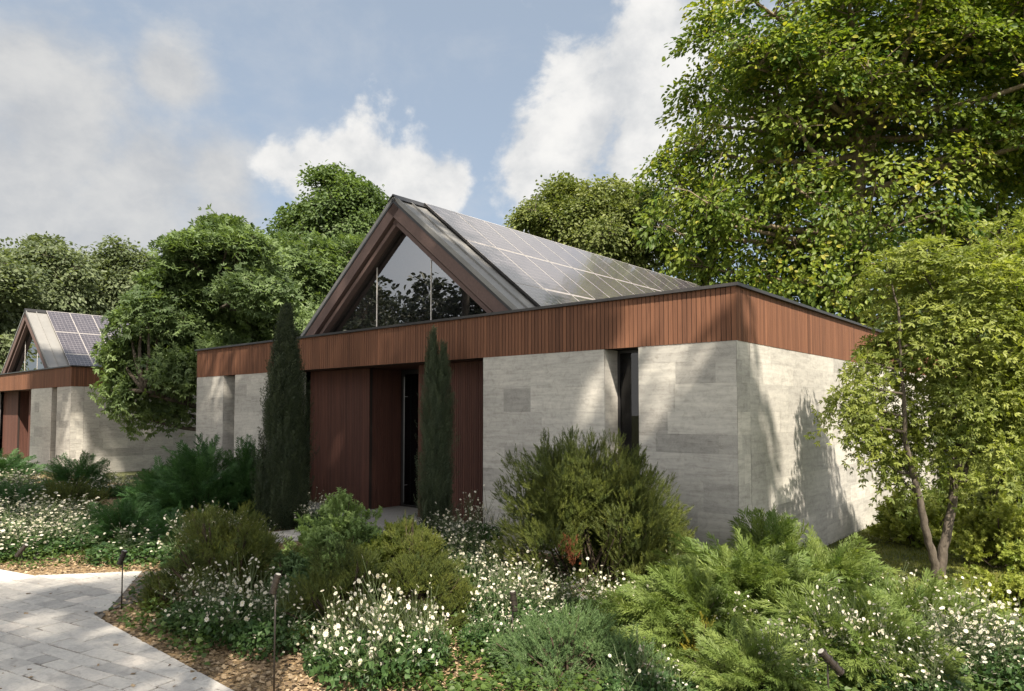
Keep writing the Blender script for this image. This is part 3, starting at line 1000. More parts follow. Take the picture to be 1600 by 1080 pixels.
rng = np.random.default_rng(11)
pm = MB()
for c in PATHS:
    pm.add([(p[0], p[1], GZ) for p in c], [list(range(len(c)))], 1)
th = math.radians(12)
ux, uy = np.array([math.cos(th), math.sin(th)]), np.array([-math.sin(th), math.cos(th)])
v = -22.0
while v < 6:
    hgt = rng.choice([.16, .2, .25])
    u = -26.0 - rng.uniform(0, .5)
    while u < 6:
        l = rng.uniform(.2, .5)
        gq = .004
        cs_ = [ux * (u + gq) + uy * (v + gq), ux * (u + l - gq) + uy * (v + gq), ux * (u + l - gq) + uy * (v + hgt - gq), ux * (u + gq) + uy * (v + hgt - gq)]
        cs_ = [tuple(q + rng.normal(0, .006, 2)) for q in cs_]; zs = GZ + .006 + rng.uniform(0, .004)
        tn = np.clip(rng.normal(.5, .25), 0, 1)
        for c in PATHS:
            if not in_conv(np.array([q[0] for q in cs_]), np.array([q[1] for q in cs_]), c, .4).any(): continue
            k = clip(cs_, c)
            if len(k) < 3: continue
            z = zs
            n = len(k)
            pm.add([(q[0], q[1], z) for q in k] + [(q[0], q[1], GZ - .01) for q in k], [list(range(n))], 0, tn)
            pm.F.append((np.array([[i, i + n, (i + 1) % n + n, (i + 1) % n] for i in range(n)]) + pm.n - 2 * n, 0, np.full(n, tn)))
        u += l
    v += hgt
tag(pm.build('path', [M['paver'], M['joint']]), kind='structure')

# loose bark chips (uncountable)
n = 26000
b = rng.uniform(-40, 720, n); d = rng.uniform(4.6, 13, n)
p = np.array([P2(x, y) for x, y in zip(b, d)])
k = (~on_path(p[:, 0], p[:, 1], .004) | (rng.random(len(p)) < .008)) & (p[:, 1] < -.6)
p = p[k]; n = len(p)
cm = MB()
CH = ([(-.35, 0, 0), (.35, .05, .05), (.28, 1, .1), (-.3, .95, .02)], [(0, 1, 2, 3)])
a = rng.uniform(0, 2 * math.pi, n)
cm.scatter(CH[0], CH[1], np.stack([p[:, 0], p[:, 1], GZ + np.where(on_path(p[:, 0], p[:, 1]), .0125, rng.uniform(-.008, .014, n))], 1), np.stack([np.cos(a), np.sin(a), rng.normal(0, .22, n)], 1),
           UP + rng.normal(0, .3, (n, 3)), rng.uniform(.015, .05, n), 0, rng.uniform(0, 1, n))


def chip_mat():
    t = NT('bark_chip')
    col = t.ramp(t.tone(), [(0., (.09, .06, .036)), (.5, (.22, .155, .09)), (1., (.38, .29, .19))])
    return t.done(t.n('BsdfPrincipled', {'Base Color': col, 'Roughness': .9}))


tag(cm.build('bark_mulch', chip_mat()), 'tan bark chips strewn over the planting bed', 'mulch', kind='stuff')

# low leafy ground cover between the shrubs
n = 80000
b = rng.uniform(-60, 1640, n); d = 4.5 + 9.5 * rng.uniform(0, 1, n) ** 1.3
p = np.array([P2(x, y) for x, y in zip(b, d)])
patch = np.sin(p[:, 0] * 2.1 + 1.3 * np.sin(p[:, 1] * 1.7)) + np.sin(p[:, 1] * 2.6 + .8 * np.sin(p[:, 0] * 1.3))
k = ~on_path(p[:, 0], p[:, 1], .08) & (p[:, 1] < -.15) & (p[:, 0] < 3.4) & ((patch > -1.1) | (b > 700) | ((b > 190) & (b < 430) & (d > 6.2) & (d < 7.3)))
mul = [(430, 1035, 110, 60), (455, 850, 35, 30), (120, 895, 90, 14), (215, 945, 34, 16), (540, 1065, 50, 22)]
yy = HZ + (CAM[2] - GZ) * FPX / d
for mx, my, ax_, ay_ in mul:
    k &= ((b - mx) / ax_) ** 2 + ((yy - my) / ay_) ** 2 > rng.uniform(.7, 1.15, n)
p = p[k]; b = b[k]; n = len(p)
gm = MB()
hh = rng.uniform(0, 1, n) ** 1.2 * .13 * (1 + .5 * np.sin(p[:, 0] * 5) * np.sin(p[:, 1] * 4))
gm.scatter(T_BROAD[0], T_BROAD[1], np.stack([p[:, 0], p[:, 1], GZ + hh], 1), rand_unit(rng, n) * np.array([1, 1, .4]), UP + rng.normal(0, .5, (n, 3)),
           rng.uniform(.025, .06, n), 0, np.clip(rng.normal(.45, .2, n) + .1 * np.sin(p[:, 0] * 3), 0, 1))
tag(gm.build('ground_cover', L['cover']), 'low leafy green ground cover between the shrubs and along the path', 'ground cover', kind='stuff')

# short moss and grass on the lawn
n = 70000
p = np.stack([rng.uniform(.02, 7, n), rng.uniform(-2.5, 11, n)], 1)
k = in_conv(p[:, 0], p[:, 1], ccw([(0.01, -.02), (2.2, -1.2), (4.6, -3.2), (9, -2), (14, 6), (14, 26), (.01, 26)]), 0)
p = p[k]; n = len(p)
gm = MB()
gm.scatter(T_NEEDLE[0], T_NEEDLE[1], np.stack([p[:, 0], p[:, 1], np.full(n, GZ - .01)], 1), UP + rng.normal(0, .45, (n, 3)), rand_unit(rng, n), rng.uniform(.025, .06, n), 0,
           np.clip(rng.normal(.5, .25, n), 0, 1), 1.4)
tag(gm.build('grass', L['grass']), 'short mossy grass beside the sunlit side wall', 'grass', kind='stuff')

# ------------------------------------------------------------------ trees in view
B = spot(1345, 25.5)
grow_tree('broadleaf_tree', 'huge yellow-green broadleaf tree towering over the right end of the roof', B,
          [column(B, aloft(1352, 180, 25.5), .42, .26, .15, 1), column(aloft(1352, 180, 25.5), aloft(1330, -120, 25.5), .25, .08, .2, 2), column(aloft(1355, 250, 25.5), aloft(1480, -60, 26.5), .2, .07, .2, 3)],
          px_lobes([(1130, 115, 85), (1100, 215, 70), (1060, 270, 62), (1165, 300, 105), (1075, 355, 85), (1180, 410, 110), (1290, 120, 140), (1215, 40, 115), (1390, 330, 150), (1300, 440, 110),
                    (1500, 100, 190), (1580, 300, 170), (1420, -60, 200), (1650, 150, 190), (1250, 240, 110), (1470, 420, 120), (1600, 430, 120), (1130, 25, 50), (1110, 430, 60), (1190, 470, 70), (1300, 490, 80), (1340, 230, 120), (1400, 120, 140), (1210, 150, 110), (1700, 0, 220), (1600, -120, 220)], 25.5, 4),
          'big', T_OVAL, .195, 2700, 60, .92, 5, bark='barkpale', limb_r=.14, inner=.4, tone0=.5, flat=.09)

B = spot(1459, 8.55)
sc_ = 8.55 / FPX
grow_tree('maple_tree', 'young fresh green maple forking into two slim stems beside the sunlit side wall', B,
          [column(B, aloft(1500, 700, 8.7), .060, .042, .02, 5), column(aloft(1500, 700, 8.7), aloft(1535, 470, 8.7), .05, .018, .03, 6), column(B + np.array([0, 0, .05]), aloft(1425, 745, 8.5), .05, .035, .015, 7),
           column(aloft(1425, 745, 8.5), aloft(1408, 520, 8.4), .035, .012, .03, 8), column(aloft(1497, 760, 8.7), aloft(1560, 600, 8.9), .03, .012, .02, 9), column(aloft(1500, 700, 8.7), aloft(1475, 470, 8.5), .035, .012, .03, 10), column(aloft(1535, 640, 8.8), aloft(1600, 430, 8.9), .028, .01, .03, 11)],
          px_lobes([(1400, 450, 75), (1460, 420, 70), (1530, 440, 80), (1590, 380, 75), (1395, 540, 62), (1345, 620, 48), (1320, 645, 34), (1390, 640, 62), (1460, 560, 85), (1540, 560, 85), (1610, 520, 90),
                    (1380, 715, 42), (1450, 670, 60), (1530, 660, 70), (1600, 650, 80), (1650, 450, 80), (1410, 745, 36), (1560, 735, 52), (1480, 735, 40), (1370, 680, 40), (1355, 560, 40), (1620, 360, 60), (1440, 400, 45), (1500, 500, 90), (1570, 600, 80), (1590, 450, 90), (1640, 600, 80), (1345, 590, 40), (1490, 620, 60)], 8.6, 9, .85, 1),
          'maple', T_TRI, .068, 800, 36, .26, 6, limb_r=.020, inner=.35, tone0=.5, flat=.05, droop=.5)

B = spot(930, 33)
grow_tree('lime_tree', 'pale lime green tree rising behind the solar roof ridge', B, [column(B, aloft(925, 340, 33), .3, .15, .1, 1)],
          px_lobes([(850, 335, 42), (900, 320, 52), (955, 318, 55), (1005, 330, 55), (830, 352, 30), (880, 365, 45), (940, 370, 60), (1010, 395, 60), (875, 300, 30), (960, 420, 60)], 33, 12), 'lime', T_OVAL, .17, 1000, 48, .70, 12, limb_r=.09)
B = spot(530, 31)
grow_tree('round_crowned_tree', 'tall dark green tree with a rounded top, directly left of the gable peak', B, [column(B, aloft(530, 330, 31), .3, .14, .1, 2)],
          px_lobes([(525, 292, 42), (565, 310, 40), (500, 330, 40), (455, 345, 30), (560, 360, 55), (510, 385, 60), (450, 385, 35), (585, 330, 28), (600, 400, 50)], 31, 13), 'tall', T_OVAL, .17, 950, 48, .68, 13, limb_r=.09)
B = spot(325, 21.5)
grow_tree('spreading_maple', 'wide green maple between the two houses with a low bough over the far house wall', B,
          [column(B, aloft(330, 450, 21.5), .22, .1, .1, 3), column(aloft(322, 640, 21.3), aloft(225, 610, 20), .08, .03, .06, 4)],
          px_lobes([(345, 372, 42), (300, 390, 42), (385, 385, 40), (270, 430, 48), (340, 440, 70), (400, 450, 50), (245, 490, 50), (310, 515, 55), (275, 580, 38), (225, 555, 32), (185, 545, 24), (262, 632, 26), (205, 610, 24), (180, 600, 16), (225, 650, 15), (345, 560, 45)], 21, 14, .75),
          'mid', T_TRI, .165, 1050, 44, .58, 14, limb_r=.07, inner=.4, flat=.08)
B = spot(455, 24.5)
grow_tree('leafy_maple', 'dense mid-green maple directly behind the left end of the brown parapet', B, [column(B, aloft(455, 470, 24.5), .22, .1, .1, 5)],
          px_lobes([(470, 405, 60), (420, 430, 50), (510, 430, 55), (450, 470, 65), (390, 490, 50), (505, 500, 50), (420, 530, 50), (545, 410, 45), (350, 500, 50)], 24.5, 15, .75), 'mid', T_TRI, .175, 950, 44, .62, 15, limb_r=.07, inner=.4, flat=.08, tone0=.5)
for i, (bx, dd, rows, lb) in enumerate([
        (60, 41, [(55, 400, 45), (15, 415, 45), (100, 410, 42), (60, 450, 62), (0, 480, 60), (110, 470, 50), (30, 550, 60), (70, 380, 20)], 'grey-green tree filling the upper left corner behind the far roof'),
        (190, 43, [(190, 405, 35), (150, 430, 42), (225, 425, 38), (180, 470, 60), (240, 480, 50), (130, 520, 50)], 'grey-green tree directly above the far solar roof'),
        (-60, 36, [(-30, 430, 60), (-60, 480, 70), (5, 600, 55), (-60, 560, 70), (30, 640, 45)], 'shadowy tree at the extreme left edge behind the far gable'),
        (300, 46, [(290, 440, 50), (330, 470, 60), (260, 520, 60), (380, 540, 60)], 'far tree barely seen between the spreading maple and far roof')]):
    B = spot(bx, dd)
    grow_tree('woodland_tree', lb, B, [column(B, aloft(bx, 470, dd), .35, .15, .15, i), ], px_lobes(rows, dd, 20 + i), 'far', T_OVAL, .24, 620, 44, .95, 20 + i, group='trees behind the far house', limb_r=.1)
# low backdrop on the right behind the maple
for i, (bx, dd, rows, lb) in enumerate([
        (1600, 17, [(1570, 560, 70), (1630, 600, 90), (1580, 680, 70), (1545, 740, 50), (1620, 760, 70)], 'shadowed bushy tree at the right edge behind the young maple'),
        (1480, 23, [(1500, 500, 60), (1540, 450, 60), (1440, 480, 40), (1530, 560, 50)], 'dark tree seen through the maple crown behind the fascia end')]):
    B = spot(bx, dd)
    grow_tree('bushy_tree', lb, B, [column(B, aloft(bx, 620, dd), .14, .06, .08, i)], px_lobes(rows, dd, 30 + i), 'tall', T_OVAL, .13, 620, 44, .5, 30 + i, limb_r=.05)

# ------------------------------------------------------------------ trees beyond the frame that shade the front and show in the glass
def shade_tree(base, h0, h1, r, seed, label, density=300, leaf=.3, mat='tall'):
    q = np.random.default_rng(seed)
    b = np.array([base[0], base[1], GZ])
    lobes = []
    for i in range(9):
        a = q.uniform(0, 6.28); k = q.uniform(.2, .75) * r
        lobes.append((b + np.array([math.cos(a) * k, math.sin(a) * k, q.uniform(h0 + .25 * (h1 - h0), h1 - .2 * (h1 - h0))]), np.array([.45 * r, .45 * r, .2 * (h1 - h0)])))
    return grow_tree('shade_tree', label, b, [column(b, b + UP * (h0 + h1) / 2, .15, .08, .1, seed)], lobes, mat, T_OVAL, leaf, density, 26, r * .2, seed, group='tall trees around the viewpoint', limb_r=.09)


shade_tree((1.5, -8.3), 14.5, 21.5, 4.8, 41, 'tall tree on the near side of the path shading the entrance', 400)
shade_tree((-5.5, -8.0), 10.2, 17.0, 4.2, 42, 'tall tree beyond the path shading the left end of the house', 420)
shade_tree((-13.0, -7.2), 17, 24, 3.4, 47, 'added unseen very tall tree left of the path shading the far house', 420, .3)  # added out of view, placed to shade the far house's side wall
shade_tree((3.7, -9.4), 9.5, 15, 2.6, 43, 'tall tree standing behind the viewpoint', 62)
shade_tree((10.5, -17.2), 18, 25, 4.2, 46, 'very tall thin-crowned tree far behind the viewpoint', 160, .3)
shade_tree((4.6, -6.9), 13, 19, 2.1, 48, 'tall tree just behind the viewpoint shading the entrance canopy', 170, .28)
shade_tree((5.6, -6.4), 11, 16, 2.4, 45, 'sparse tall tree right of the viewpoint dappling the front wall', 48, .3)
shade_tree((5.8, -5.1), 8.6, 13.0, 1.25, 44, 'slim tall tree just right of the view shading the house corner', 90, .22)
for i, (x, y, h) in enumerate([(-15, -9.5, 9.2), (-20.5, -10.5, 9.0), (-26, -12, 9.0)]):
    shade_tree((x, y), 1.5, h, 3.3, 50 + i, ['tree mirrored in the centre of the gable glass', 'tree mirrored in the left of the gable glass', 'tree far along the path mirrored low in the glass'][i], 260, .24, 'backlit')

# ------------------------------------------------------------------ cypresses
cypress('cypress', 'dark slim cypress left of the entrance, single pointed top above the parapet', spot(446, 12.7), 3.95, .86, 3800, .44, 'cypress', 60)
cypress('cypress', 'grey-green slender cypress right of the entrance with a forked double tip', spot(682, 11.4), 3.4, .50, 2300, .33, 'cypress2', 61, tops=((-.07, -.02, 1.0), (.12, .03, .93)), prof_=(.8, 1, 1, .92, .5, .25, .06))

# ------------------------------------------------------------------ shrubs
GH = 'olive needle-leaved mounds'
needle_shrub('heath_shrub', 'biggest olive needle-leaved shrub, against the right stone wall, with a russet dead patch', spot(918, 8.35), 2.3, 2.02, 24000, .10, 'heath', 70, clumps=46, k=.46, upright=1.35, group=GH, fan=12, dead=tuple(-FW * 1.0 + RT * (-.30) + UP * .62))
needle_shrub('heath_shrub', 'rounded olive shrub standing beside the branch of the path', spot(356, 7.7), 1.42, 1.22, 10500, .06, 'heath', 71, clumps=22, upright=1.0, group=GH, fan=22)
needle_shrub('heath_shrub', 'low olive mound in the front centre above the daisies', spot(545, 6.75), 1.25, .86, 9500, .056, 'heath', 72, clumps=20, upright=1.0, group=GH, fan=22)
needle_shrub('heath_shrub', 'olive mound right of the front centre one, below the yellow-green shrub', spot(655, 7.0), 1.15, 1.02, 9500, .056, 'heath', 73, clumps=20, upright=1.0, group=GH, fan=22)
needle_shrub('heath_shrub', 'small olive tuft at the tip of the bed where the paths meet', spot(263, 7.55), .42, .42, 700, .09, 'heath', 74, clumps=8, group=GH, fan=22)
needle_shrub('heath_shrub', 'olive shrub among white flowers before the far house wall', spot(112, 15), 1.6, .72, 1500, .13, 'heath', 75, clumps=22, group=GH, fan=22)
needle_shrub('leafy_shrub', 'bright green rounded shrub in front of the entrance step', spot(528, 8.9), 1.5, 1.05, 4200, .085, 'bright', 76, LEAFY, 30, .7)
needle_shrub('leafy_shrub', 'yellow-green shrub in front of the entrance, right of the bright green one', spot(612, 8.5), 1.0, .80, 2600, .08, 'yellow', 77, LEAFY, 26, .7)
needle_shrub('leafy_shrub', 'small grey-green shrub squeezed between two olive mounds', spot(462, 7.7), .50, .60, 800, .085, 'blue', 78, LEAFY, 12, .7)
needle_shrub('leafy_shrub', 'small pale shrub at the foot of the right cypress', spot(640, 10.2), .55, .50, 420, .10, 'blue', 79, LEAFY, 12, .7)
needle_shrub('spreading_conifer', 'low blue-green conifer mound at the bottom edge, right of the centre', spot(880, 5.55), 1.05, .58, 1900, .085, 'blue', 80, SHORT, 34, .6)
needle_shrub('spreading_conifer', 'second blue-green conifer mound at the bottom edge, nearer the junipers', spot(985, 5.35), .75, .40, 1000, .085, 'blue', 81, SHORT, 24, .6)
needle_shrub('golden_shrub', 'small golden patch of foliage among the bright junipers', spot(1082, 5.75), .34, .46, 240, .10, 'gold', 82, SHORT, 9, .8)
needle_shrub('leafy_shrub', 'sunlit yellow-green bush between side wall and maple stems', spot(1425, 11.2), 1.25, .95, 1300, .12, 'yellow', 83, LEAFY, 30, .6)
needle_shrub('leafy_shrub', 'yellow-green bush at the right edge behind the maple stems', spot(1560, 9.6), 1.35, .95, 1500, .11, 'yellow', 84, LEAFY, 34, .6)
needle_shrub('leafy_shrub', 'taller shaded bush right of the maple trunk', spot(1545, 12.5), 2.0, 1.7, 1700, .15, 'lime', 85, LEAFY, 34, .6)
needle_shrub('leafy_shrub', 'low olive-green mat of shrubs at the right edge above the white flowers', spot(1560, 7.2), 1.3, .42, 1200, .075, 'cover', 86, LEAFY, 40, .7, depth=1.6) if False else needle_shrub('leafy_shrub', 'low yellow-green hedge mat at the right edge above the white flowers', spot(1575, 7.3), 1.35, .42, 1200, .08, 'yellow', 86, LEAFY, 40, .7)

GF = 'feathery deep green shrubs on the left'
plume_shrub('feathery_shrub', 'tallest feathery deep green shrub left of the dark cypress', spot(318, 13.2), 1.7, 1.75, 340, .62, 'feather', 90, rise=1.6, group=GF)
plume_shrub('feathery_shrub', 'feathery green shrub before the gap between the houses', spot(258, 13.8), 1.5, 1.15, 230, .55, 'feather', 91, rise=1.2, group=GF)
plume_shrub('feathery_shrub', 'upright feathery shrub touching the dark cypress', spot(388, 13.4), .95, 1.75, 200, .6, 'feather', 92, rise=2.0, group=GF)
plume_shrub('feathery_shrub', 'dark feathery shrub at the corner of the far house', spot(125, 18.5), 1.7, 1.05, 200, .55, 'feather', 93, rise=1.2, group=GF)
plume_shrub('feathery_shrub', 'dark shrub beside the far house entrance', spot(10, 21), 1.9, 1.0, 180, .6, 'feather', 94, rise=1.0, group=GF)
plume_shrub('feathery_shrub', 'soft green shrub among the daisies above the path branch', spot(200, 11.4), 1.45, .75, 260, .42, 'feather', 95, rise=1.0, group=GF)
plume_shrub('feathery_shrub', 'low green shrub at the left edge inside the daisy drift', spot(18, 14.6), 1.4, .62, 190, .42, 'feather', 96, rise=.9, group=GF)
plume_shrub('feathery_shrub', 'green shrub behind the path-side olive mound', spot(290, 10.6), 1.0, .62, 170, .38, 'feather', 97, rise=1.0, group=GF)

GJ = 'bright junipers in the right foreground'
lean = tuple(-RT * .35)
plume_shrub('juniper', 'largest bright green juniper below the house corner', spot(1140, 6.9), 2.0, .84, 560, .52, 'juniper', 101, lean, .8, GJ)
plume_shrub('juniper', 'juniper with fanned plumes reaching towards the lawn', spot(1295, 7.4), 1.1, .78, 330, .5, 'juniper', 102, (0, 0, 0), 1.0, GJ)
plume_shrub('juniper', 'juniper whose plumes arch left below the big olive shrub', spot(1045, 6.35), 1.55, .68, 430, .5, 'juniper', 103, tuple(-RT * .6), .7, GJ)
plume_shrub('juniper', 'low juniper around the tilted garden light', spot(1300, 5.9), 1.6, .55, 380, .5, 'juniper', 104, tuple(-RT * .2), .7, GJ)
plume_shrub('juniper', 'juniper directly in front of the maple base', spot(1440, 6.6), 1.1, .42, 300, .5, 'juniper', 105, tuple(RT * .4), .7, GJ)
plume_shrub('juniper', 'juniper at the bottom edge below the golden patch', spot(1150, 5.35), 1.35, .42, 240, .36, 'juniper', 106, lean, .7, GJ)
plume_shrub('juniper', 'upright juniper touching the base of the house corner', spot(1205, 7.9), .9, .95, 210, .56, 'juniper', 107, (0, 0, 0), 1.3, GJ)
plume_shrub('juniper', 'short juniper at the bottom edge left of the flowers', spot(1395, 5.6), .9, .36, 170, .34, 'juniper', 108, (0, 0, 0), .7, GJ)

# ------------------------------------------------------------------ white flowers
FL = [  # label, bearing, distance, variant, (scale xy, scale z)
    ('white daisies at the left edge just above the paving', 15, 10.3, 1, 1.5, 1.0),
    ('white daisies behind the mulch strip by the path', 75, 10.6, 3, 1.5, 1.15),
    ('white daisies in the middle of the left drift', 60, 11.6, 1, 1.6, 1.15),
    ('white daisies right of the left drift beside the soft green shrub', 125, 11.4, 0, 1.4, 1.0),
    ('white daisies high in the left drift', 20, 12.8, 3, 1.7, 1.3),
    ('white daisies under the olive shrub of the left drift', 105, 13.0, 1, 1.6, .95),
    ('white flowers before the far house entrance wall', 45, 16.5, 3, 2.0, 1.4),
    ('white flowers at the left edge before the far house door', 0, 18.0, 3, 2.2, 1.3),
    ('white flowers at the foot of the far house corner', 175, 17.5, 0, 1.6, 1.0),
    ('white flowers leaning on the path branch edge', 215, 10.1, 4, 1.25, .9),
    ('white flowers behind the path-side olive mound', 318, 9.7, 0, 1.2, 1.35),
    ('white flowers between olive mound and feathery shrubs', 365, 10.8, 1, 1.2, 1.0),
    ('white flowers left of the tall garden light', 375, 6.55, 2, 1.0, 1.15),
    ('white flowers around the stem of the tall garden light', 440, 6.35, 4, .9, 1.0),
    ('white flowers in front of the path-side olive mound', 325, 6.9, 0, .85, .95),
    ('largest white daisy clump at the bottom centre', 592, 5.6, 1, .98, 1.4),
    ('white daisies at the bottom edge left of the largest clump', 525, 5.75, 2, .6, .85),
    ('white daisies right of the largest bottom clump', 668, 5.8, 2, .5, 1.05),
    ('small pinkish-white flowers against the left entrance cladding', 505, 12.3, 2, 1.0, 1.1),
    ('white flowers at the foot of the right cypress', 700, 10.3, 1, 1.2, 1.15),
    ('white flowers against the right entrance cladding', 745, 10.4, 2, 1.0, 1.45),
    ('white flowers between right cypress and big olive shrub', 735, 8.9, 0, 1.1, 1.1),
    ('white flowers right of the centre olive mounds', 755, 7.9, 3, 1.1, 1.2),
    ('white flowers behind the thin garden light', 790, 7.0, 0, .95, 1.05),
    ('white flowers at the left base of the big olive shrub', 830, 7.1, 1, .95, .95),
    ('white flowers at the front base of the big olive shrub', 905, 6.9, 1, 1.0, .95),
    ('white flowers sheltered under the left-arching juniper', 960, 6.5, 0, .8, 1.0),
    ('white flowers at the foot of the corner wall', 1060, 7.7, 4, 1.0, 1.0),
    ('white flowers left of the thin garden light at the bottom', 765, 6.3, 4, .6, .7),
    ('white flowers between the blue-green mound and thin light', 815, 5.9, 4, .7, .75),
    ('white flowers tucked in the junipers above the golden patch', 1150, 6.1, 4, .7, .9),
    ('white flowers left of the tilted garden light', 1225, 5.35, 0, .7, .85),
    ('white flowers above the tilted garden light', 1290, 5.7, 0, .6, 1.15),
    ('white flowers right of the tilted garden light', 1345, 5.6, 2, .7, .95),
    ('white flowers in front of the mossy lawn', 1385, 7.0, 3, .8, 1.1),
    ('dense white flowers at the bottom right', 1470, 5.7, 1, 1.0, 1.0),
    ('white flowers in the very bottom right corner', 1560, 5.5, 1, 1.0, 1.0),
    ('white flowers above the dense bottom right ones', 1500, 6.4, 3, 1.0, 1.1),
    ('white flowers at the bottom edge beside the short juniper', 1420, 5.2, 0, .75, .7),
    ('white flowers at the bottom edge below the blue-green mounds', 1010, 5.0, 4, .7, .8),
]
for i, (lb, bx, dd, vr, s, sz) in enumerate(FL):
    flower_plant(lb, spot(bx, dd), vr, (s, s, sz), i * 1.7)


# ------------------------------------------------------------------ garden lights
def garden_light(label, loc, h, tilt, rz, ln=.15, r=.025):
    root = empty('garden_light', loc, rz); tag(root, label, 'garden light', 'slim garden spotlights on stakes')
    m = MB(); m.tube([(0, 0, -.05), (0, 0, h)], .0065, 8); m.build('stake', M['lamp'], root, True)
    hd = MB()
    c, s = math.cos(tilt), math.sin(tilt)
    ax = np.array([s, 0, c]); o = np.array([r * .4, -.03, h - .02])
    hd.tube([o - ax * ln * .5, o + ax * ln * .5], r, 14)
    for k in (-.42, -.14, .14, .42):
        hd.tube([o + ax * ln * (k - .025), o + ax * ln * (k + .025)], r * 1.28, 14)
    hd.tube([(0, 0, h - .02), o], .007, 6)
    q = hd.build('lamp_head', M['lamp'], root)
    e = MB(); e.tube([o + ax * ln * .5, o + ax * (ln * .5 + .004)], r * .85, 14); e.build('lens', M['lens'], q)
    return root


ang = math.atan2(RT[1], RT[0])
garden_light('short garden light on a stake at the corner of the path', spot(198, 7.5), .55, .35, ang)
garden_light('tallest garden light on a long stake in the mulch at the bottom', spot(435, 5.15), .84, .28, ang, .14, .022)
garden_light('thin upright garden light among white flowers near the centre', spot(801, 5.9), .52, -.12, ang, .16, .024)
garden_light('tilted garden light among junipers at the bottom right', spot(1285, 4.95), .36, -.75, ang, .2, .026)
garden_light('low leaning garden light at the left path edge', spot(42, 9.6), .22, .7, ang, .2, .026)

# ------------------------------------------------------------------ sun, sky, camera
sun_dir = unit(np.array([.5, -.4, .77]))
el = math.asin(sun_dir[2]); az = math.atan2(sun_dir[0], sun_dir[1])
sd = bpy.data.lights.new('sun', 'SUN'); sd.energy = 5.0; sd.angle = math.radians(.8); sd.color = (1.0, .895, .735)
so = bpy.data.objects.new('sun', sd); COL.objects.link(so)
so.rotation_euler = Vector(-sun_dir).to_track_quat('-Z', 'Y').to_euler()

w = bpy.data.worlds.new('World'); sc.world = w; w.use_nodes = True
nt = w.node_tree; nt.nodes.clear()


def wn(t, ins=None, **kw):
    n = nt.nodes.new('ShaderNode' + t)
    for k, v in kw.items(): setattr(n, k, v)
    for k, v in (ins or {}).items():
        if isinstance(v, bpy.types.NodeSocket): nt.links.new(v, n.inputs[k])
        else: n.inputs[k].default_value = v
    return n


def wm(op, a, b=0.0, c=0.0, clamp=False):
    return wn('Math', {0: a, 1: b, 2: c}, operation=op, use_clamp=clamp).outputs[0]


sky = wn('TexSky', sky_type='NISHITA', sun_disc=False, sun_elevation=el, sun_rotation=az, air_density=1.0, dust_density=1.6, ozone_density=1.5)
dirv = wn('TexCoord').outputs['Generated']


def sky_dir(x, y):
    v = unit(FW * FPX + RT * (x - 800) + UP * (HZ - y))
    return tuple(v)


def blobs(rows):
    acc = None
    for x, y, r in rows:
        q = wn('VectorMath', {0: dirv, 1: sky_dir(x, y)}, operation='DISTANCE').outputs['Value']
        rr = r / math.sqrt(FPX ** 2 + (x - 800) ** 2 + (HZ - y) ** 2)
        m = wm('SUBTRACT', 1.0, wm('DIVIDE', q, rr))
        acc = m if acc is None else wn('Math', {0: acc, 1: m, 2: .25}, operation='SMOOTH_MAX').outputs[0]
    return acc


def wnoise(scale, detail, rough, sx=(1, 1, 1), dist=0.0, loc=(0, 0, 0)):
    mp = wn('Mapping', {'Vector': dirv, 'Scale': sx, 'Location': loc}).outputs[0]
    return wn('TexNoise', {'Vector': mp, 'Scale': scale, 'Detail': detail, 'Roughness': rough, 'Distortion': dist}).outputs['Fac']


def smooth(v, a, b):
    n = wn('MapRange', {0: v, 1: a, 2: b, 3: 0.0, 4: 1.0}, interpolation_type='SMOOTHSTEP')
    return n.outputs[0]


def wmix(f, a, b):
    n = wn('Mix', data_type='RGBA')
    for k, v in ((0, f), (6, a), (7, b)):
        if isinstance(v, bpy.types.NodeSocket): nt.links.new(v, n.inputs[k])
        else: n.inputs[k].default_value = v if k == 0 else (*v, 1)
    return n.outputs[2]


puff = blobs([(1000, 190, 200), (930, 215, 150), (850, 250, 110), (1060, 110, 160), (1085, 30, 120), (1015, 80, 130), (975, 140, 120), (1000, 290, 140), (1120, 200, 120), (1120, -120, 200), (1060, -330, 330),
              (565, 255, 95), (480, 275, 80), (640, 275, 85), (700, 275, 50), (545, 225, 50), (430, 250, 45)])
bank = blobs([(80, 200, 200), (230, 260, 150), (50, 330, 170), (190, 330, 150), (30, 120, 130), (330, 265, 90), (340, 345, 90), (150, 380, 120), (260, 110, 80), (-80, 250, 250)])
n1 = wnoise(8.5, 10, .58, (1, 1, 1.25), .15)
n2 = wnoise(4.6, 10, .60, (1, 1, 1.5), .2, (3, 1, 2))
n3 = wnoise(14, 7, .6, (1, 1, 1.3), .2, (1, 5, 2))
d1 = smooth(wm('ADD', puff, wm('MULTIPLY_ADD', n1, 2.8, -1.44)), .0, .46)
d2 = smooth(wm('ADD', bank, wm('MULTIPLY_ADD', n2, 2.0, -.95)), -.12, .70)
wisp = wm('MULTIPLY', smooth(n2, .46, .72), .42)
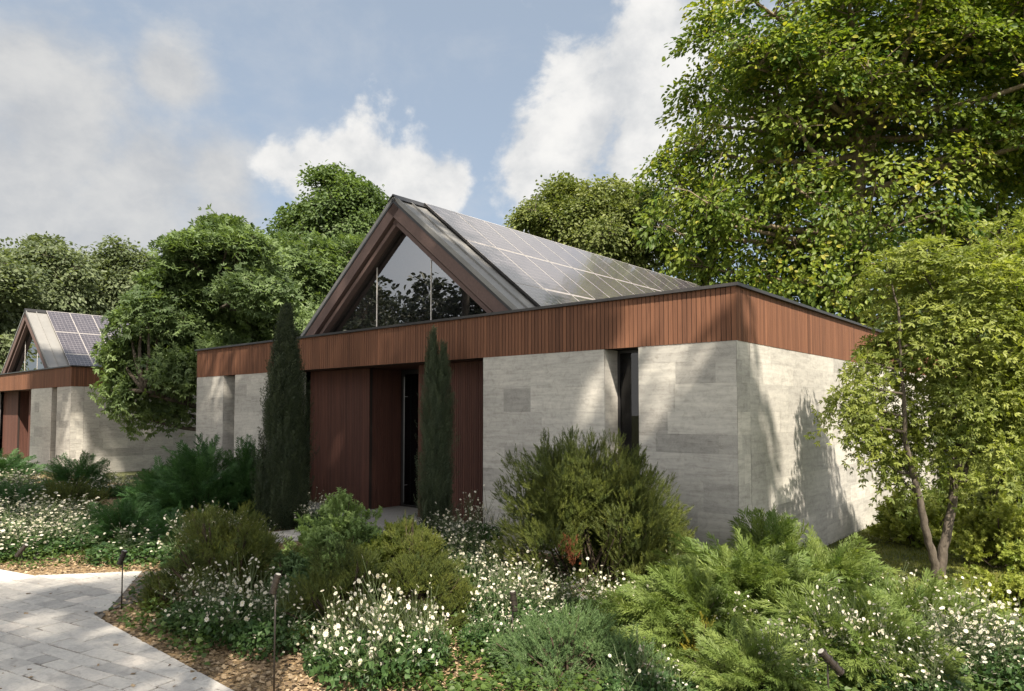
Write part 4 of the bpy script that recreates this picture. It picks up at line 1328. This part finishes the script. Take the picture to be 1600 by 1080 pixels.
# broken cloud added behind the viewer, brightened to fill the shaded front
back = wn('VectorMath', {0: dirv, 1: tuple(FW)}, operation='DOT_PRODUCT').outputs['Value']
d3 = wm('MULTIPLY', smooth(n2, .30, .52), smooth(back, .25, -.35))
cl1 = wmix(smooth(wm('ADD', n1, wm('MULTIPLY', n3, .5)), .50, .95), (2.6, 2.68, 2.78), (3.9, 3.85, 3.75))
cl2 = wmix(smooth(wm('ADD', n2, wm('MULTIPLY', n3, .6)), .52, 1.0), (2.15, 2.22, 2.33), (3.05, 3.02, 2.95))
skc = wn('Mix', data_type='RGBA', blend_type='MULTIPLY')
skc.inputs[0].default_value = 1.0
nt.links.new(sky.outputs[0], skc.inputs[6]); skc.inputs[7].default_value = (1.0, 1.0, 1.0, 1)
base = wmix(.76, skc.outputs[2], (1.72, 1.98, 2.26))
c = wmix(wisp, base, (2.7, 2.8, 2.95))
c = wmix(wm('MULTIPLY', d3, .9), c, (8.4, 8.1, 7.7))
c = wmix(wm('MULTIPLY', d2, .92), c, cl2)
c = wmix(d1, c, cl1)
bg = wn('Background', {'Color': c, 'Strength': .1})
ow = wn('OutputWorld'); nt.links.new(bg.outputs[0], ow.inputs[0])

cd = bpy.data.cameras.new('camera'); cam = bpy.data.objects.new('camera', cd); COL.objects.link(cam)
cam.location = CAM
pitch = math.radians(2.6)
look = Vector((FW[0] * math.cos(pitch), FW[1] * math.cos(pitch), math.sin(pitch)))
cam.rotation_euler = look.to_track_quat('-Z', 'Y').to_euler()
cd.sensor_width = 36; cd.lens = 36 * FPX / 1600
cd.shift_y = (HZ - 540 - FPX * math.tan(pitch)) / 1600
cd.clip_start = .05; cd.clip_end = 2000
sc.camera = cam

sc.render.engine = 'CYCLES'
sc.cycles.use_denoising = True
sc.cycles.max_bounces = 8; sc.cycles.transparent_max_bounces = 8
sc.cycles.sample_clamp_indirect = 6
sc.view_settings.view_transform = 'Standard'; sc.view_settings.look = 'None'
sc.view_settings.exposure = 1.28; sc.view_settings.gamma = 1
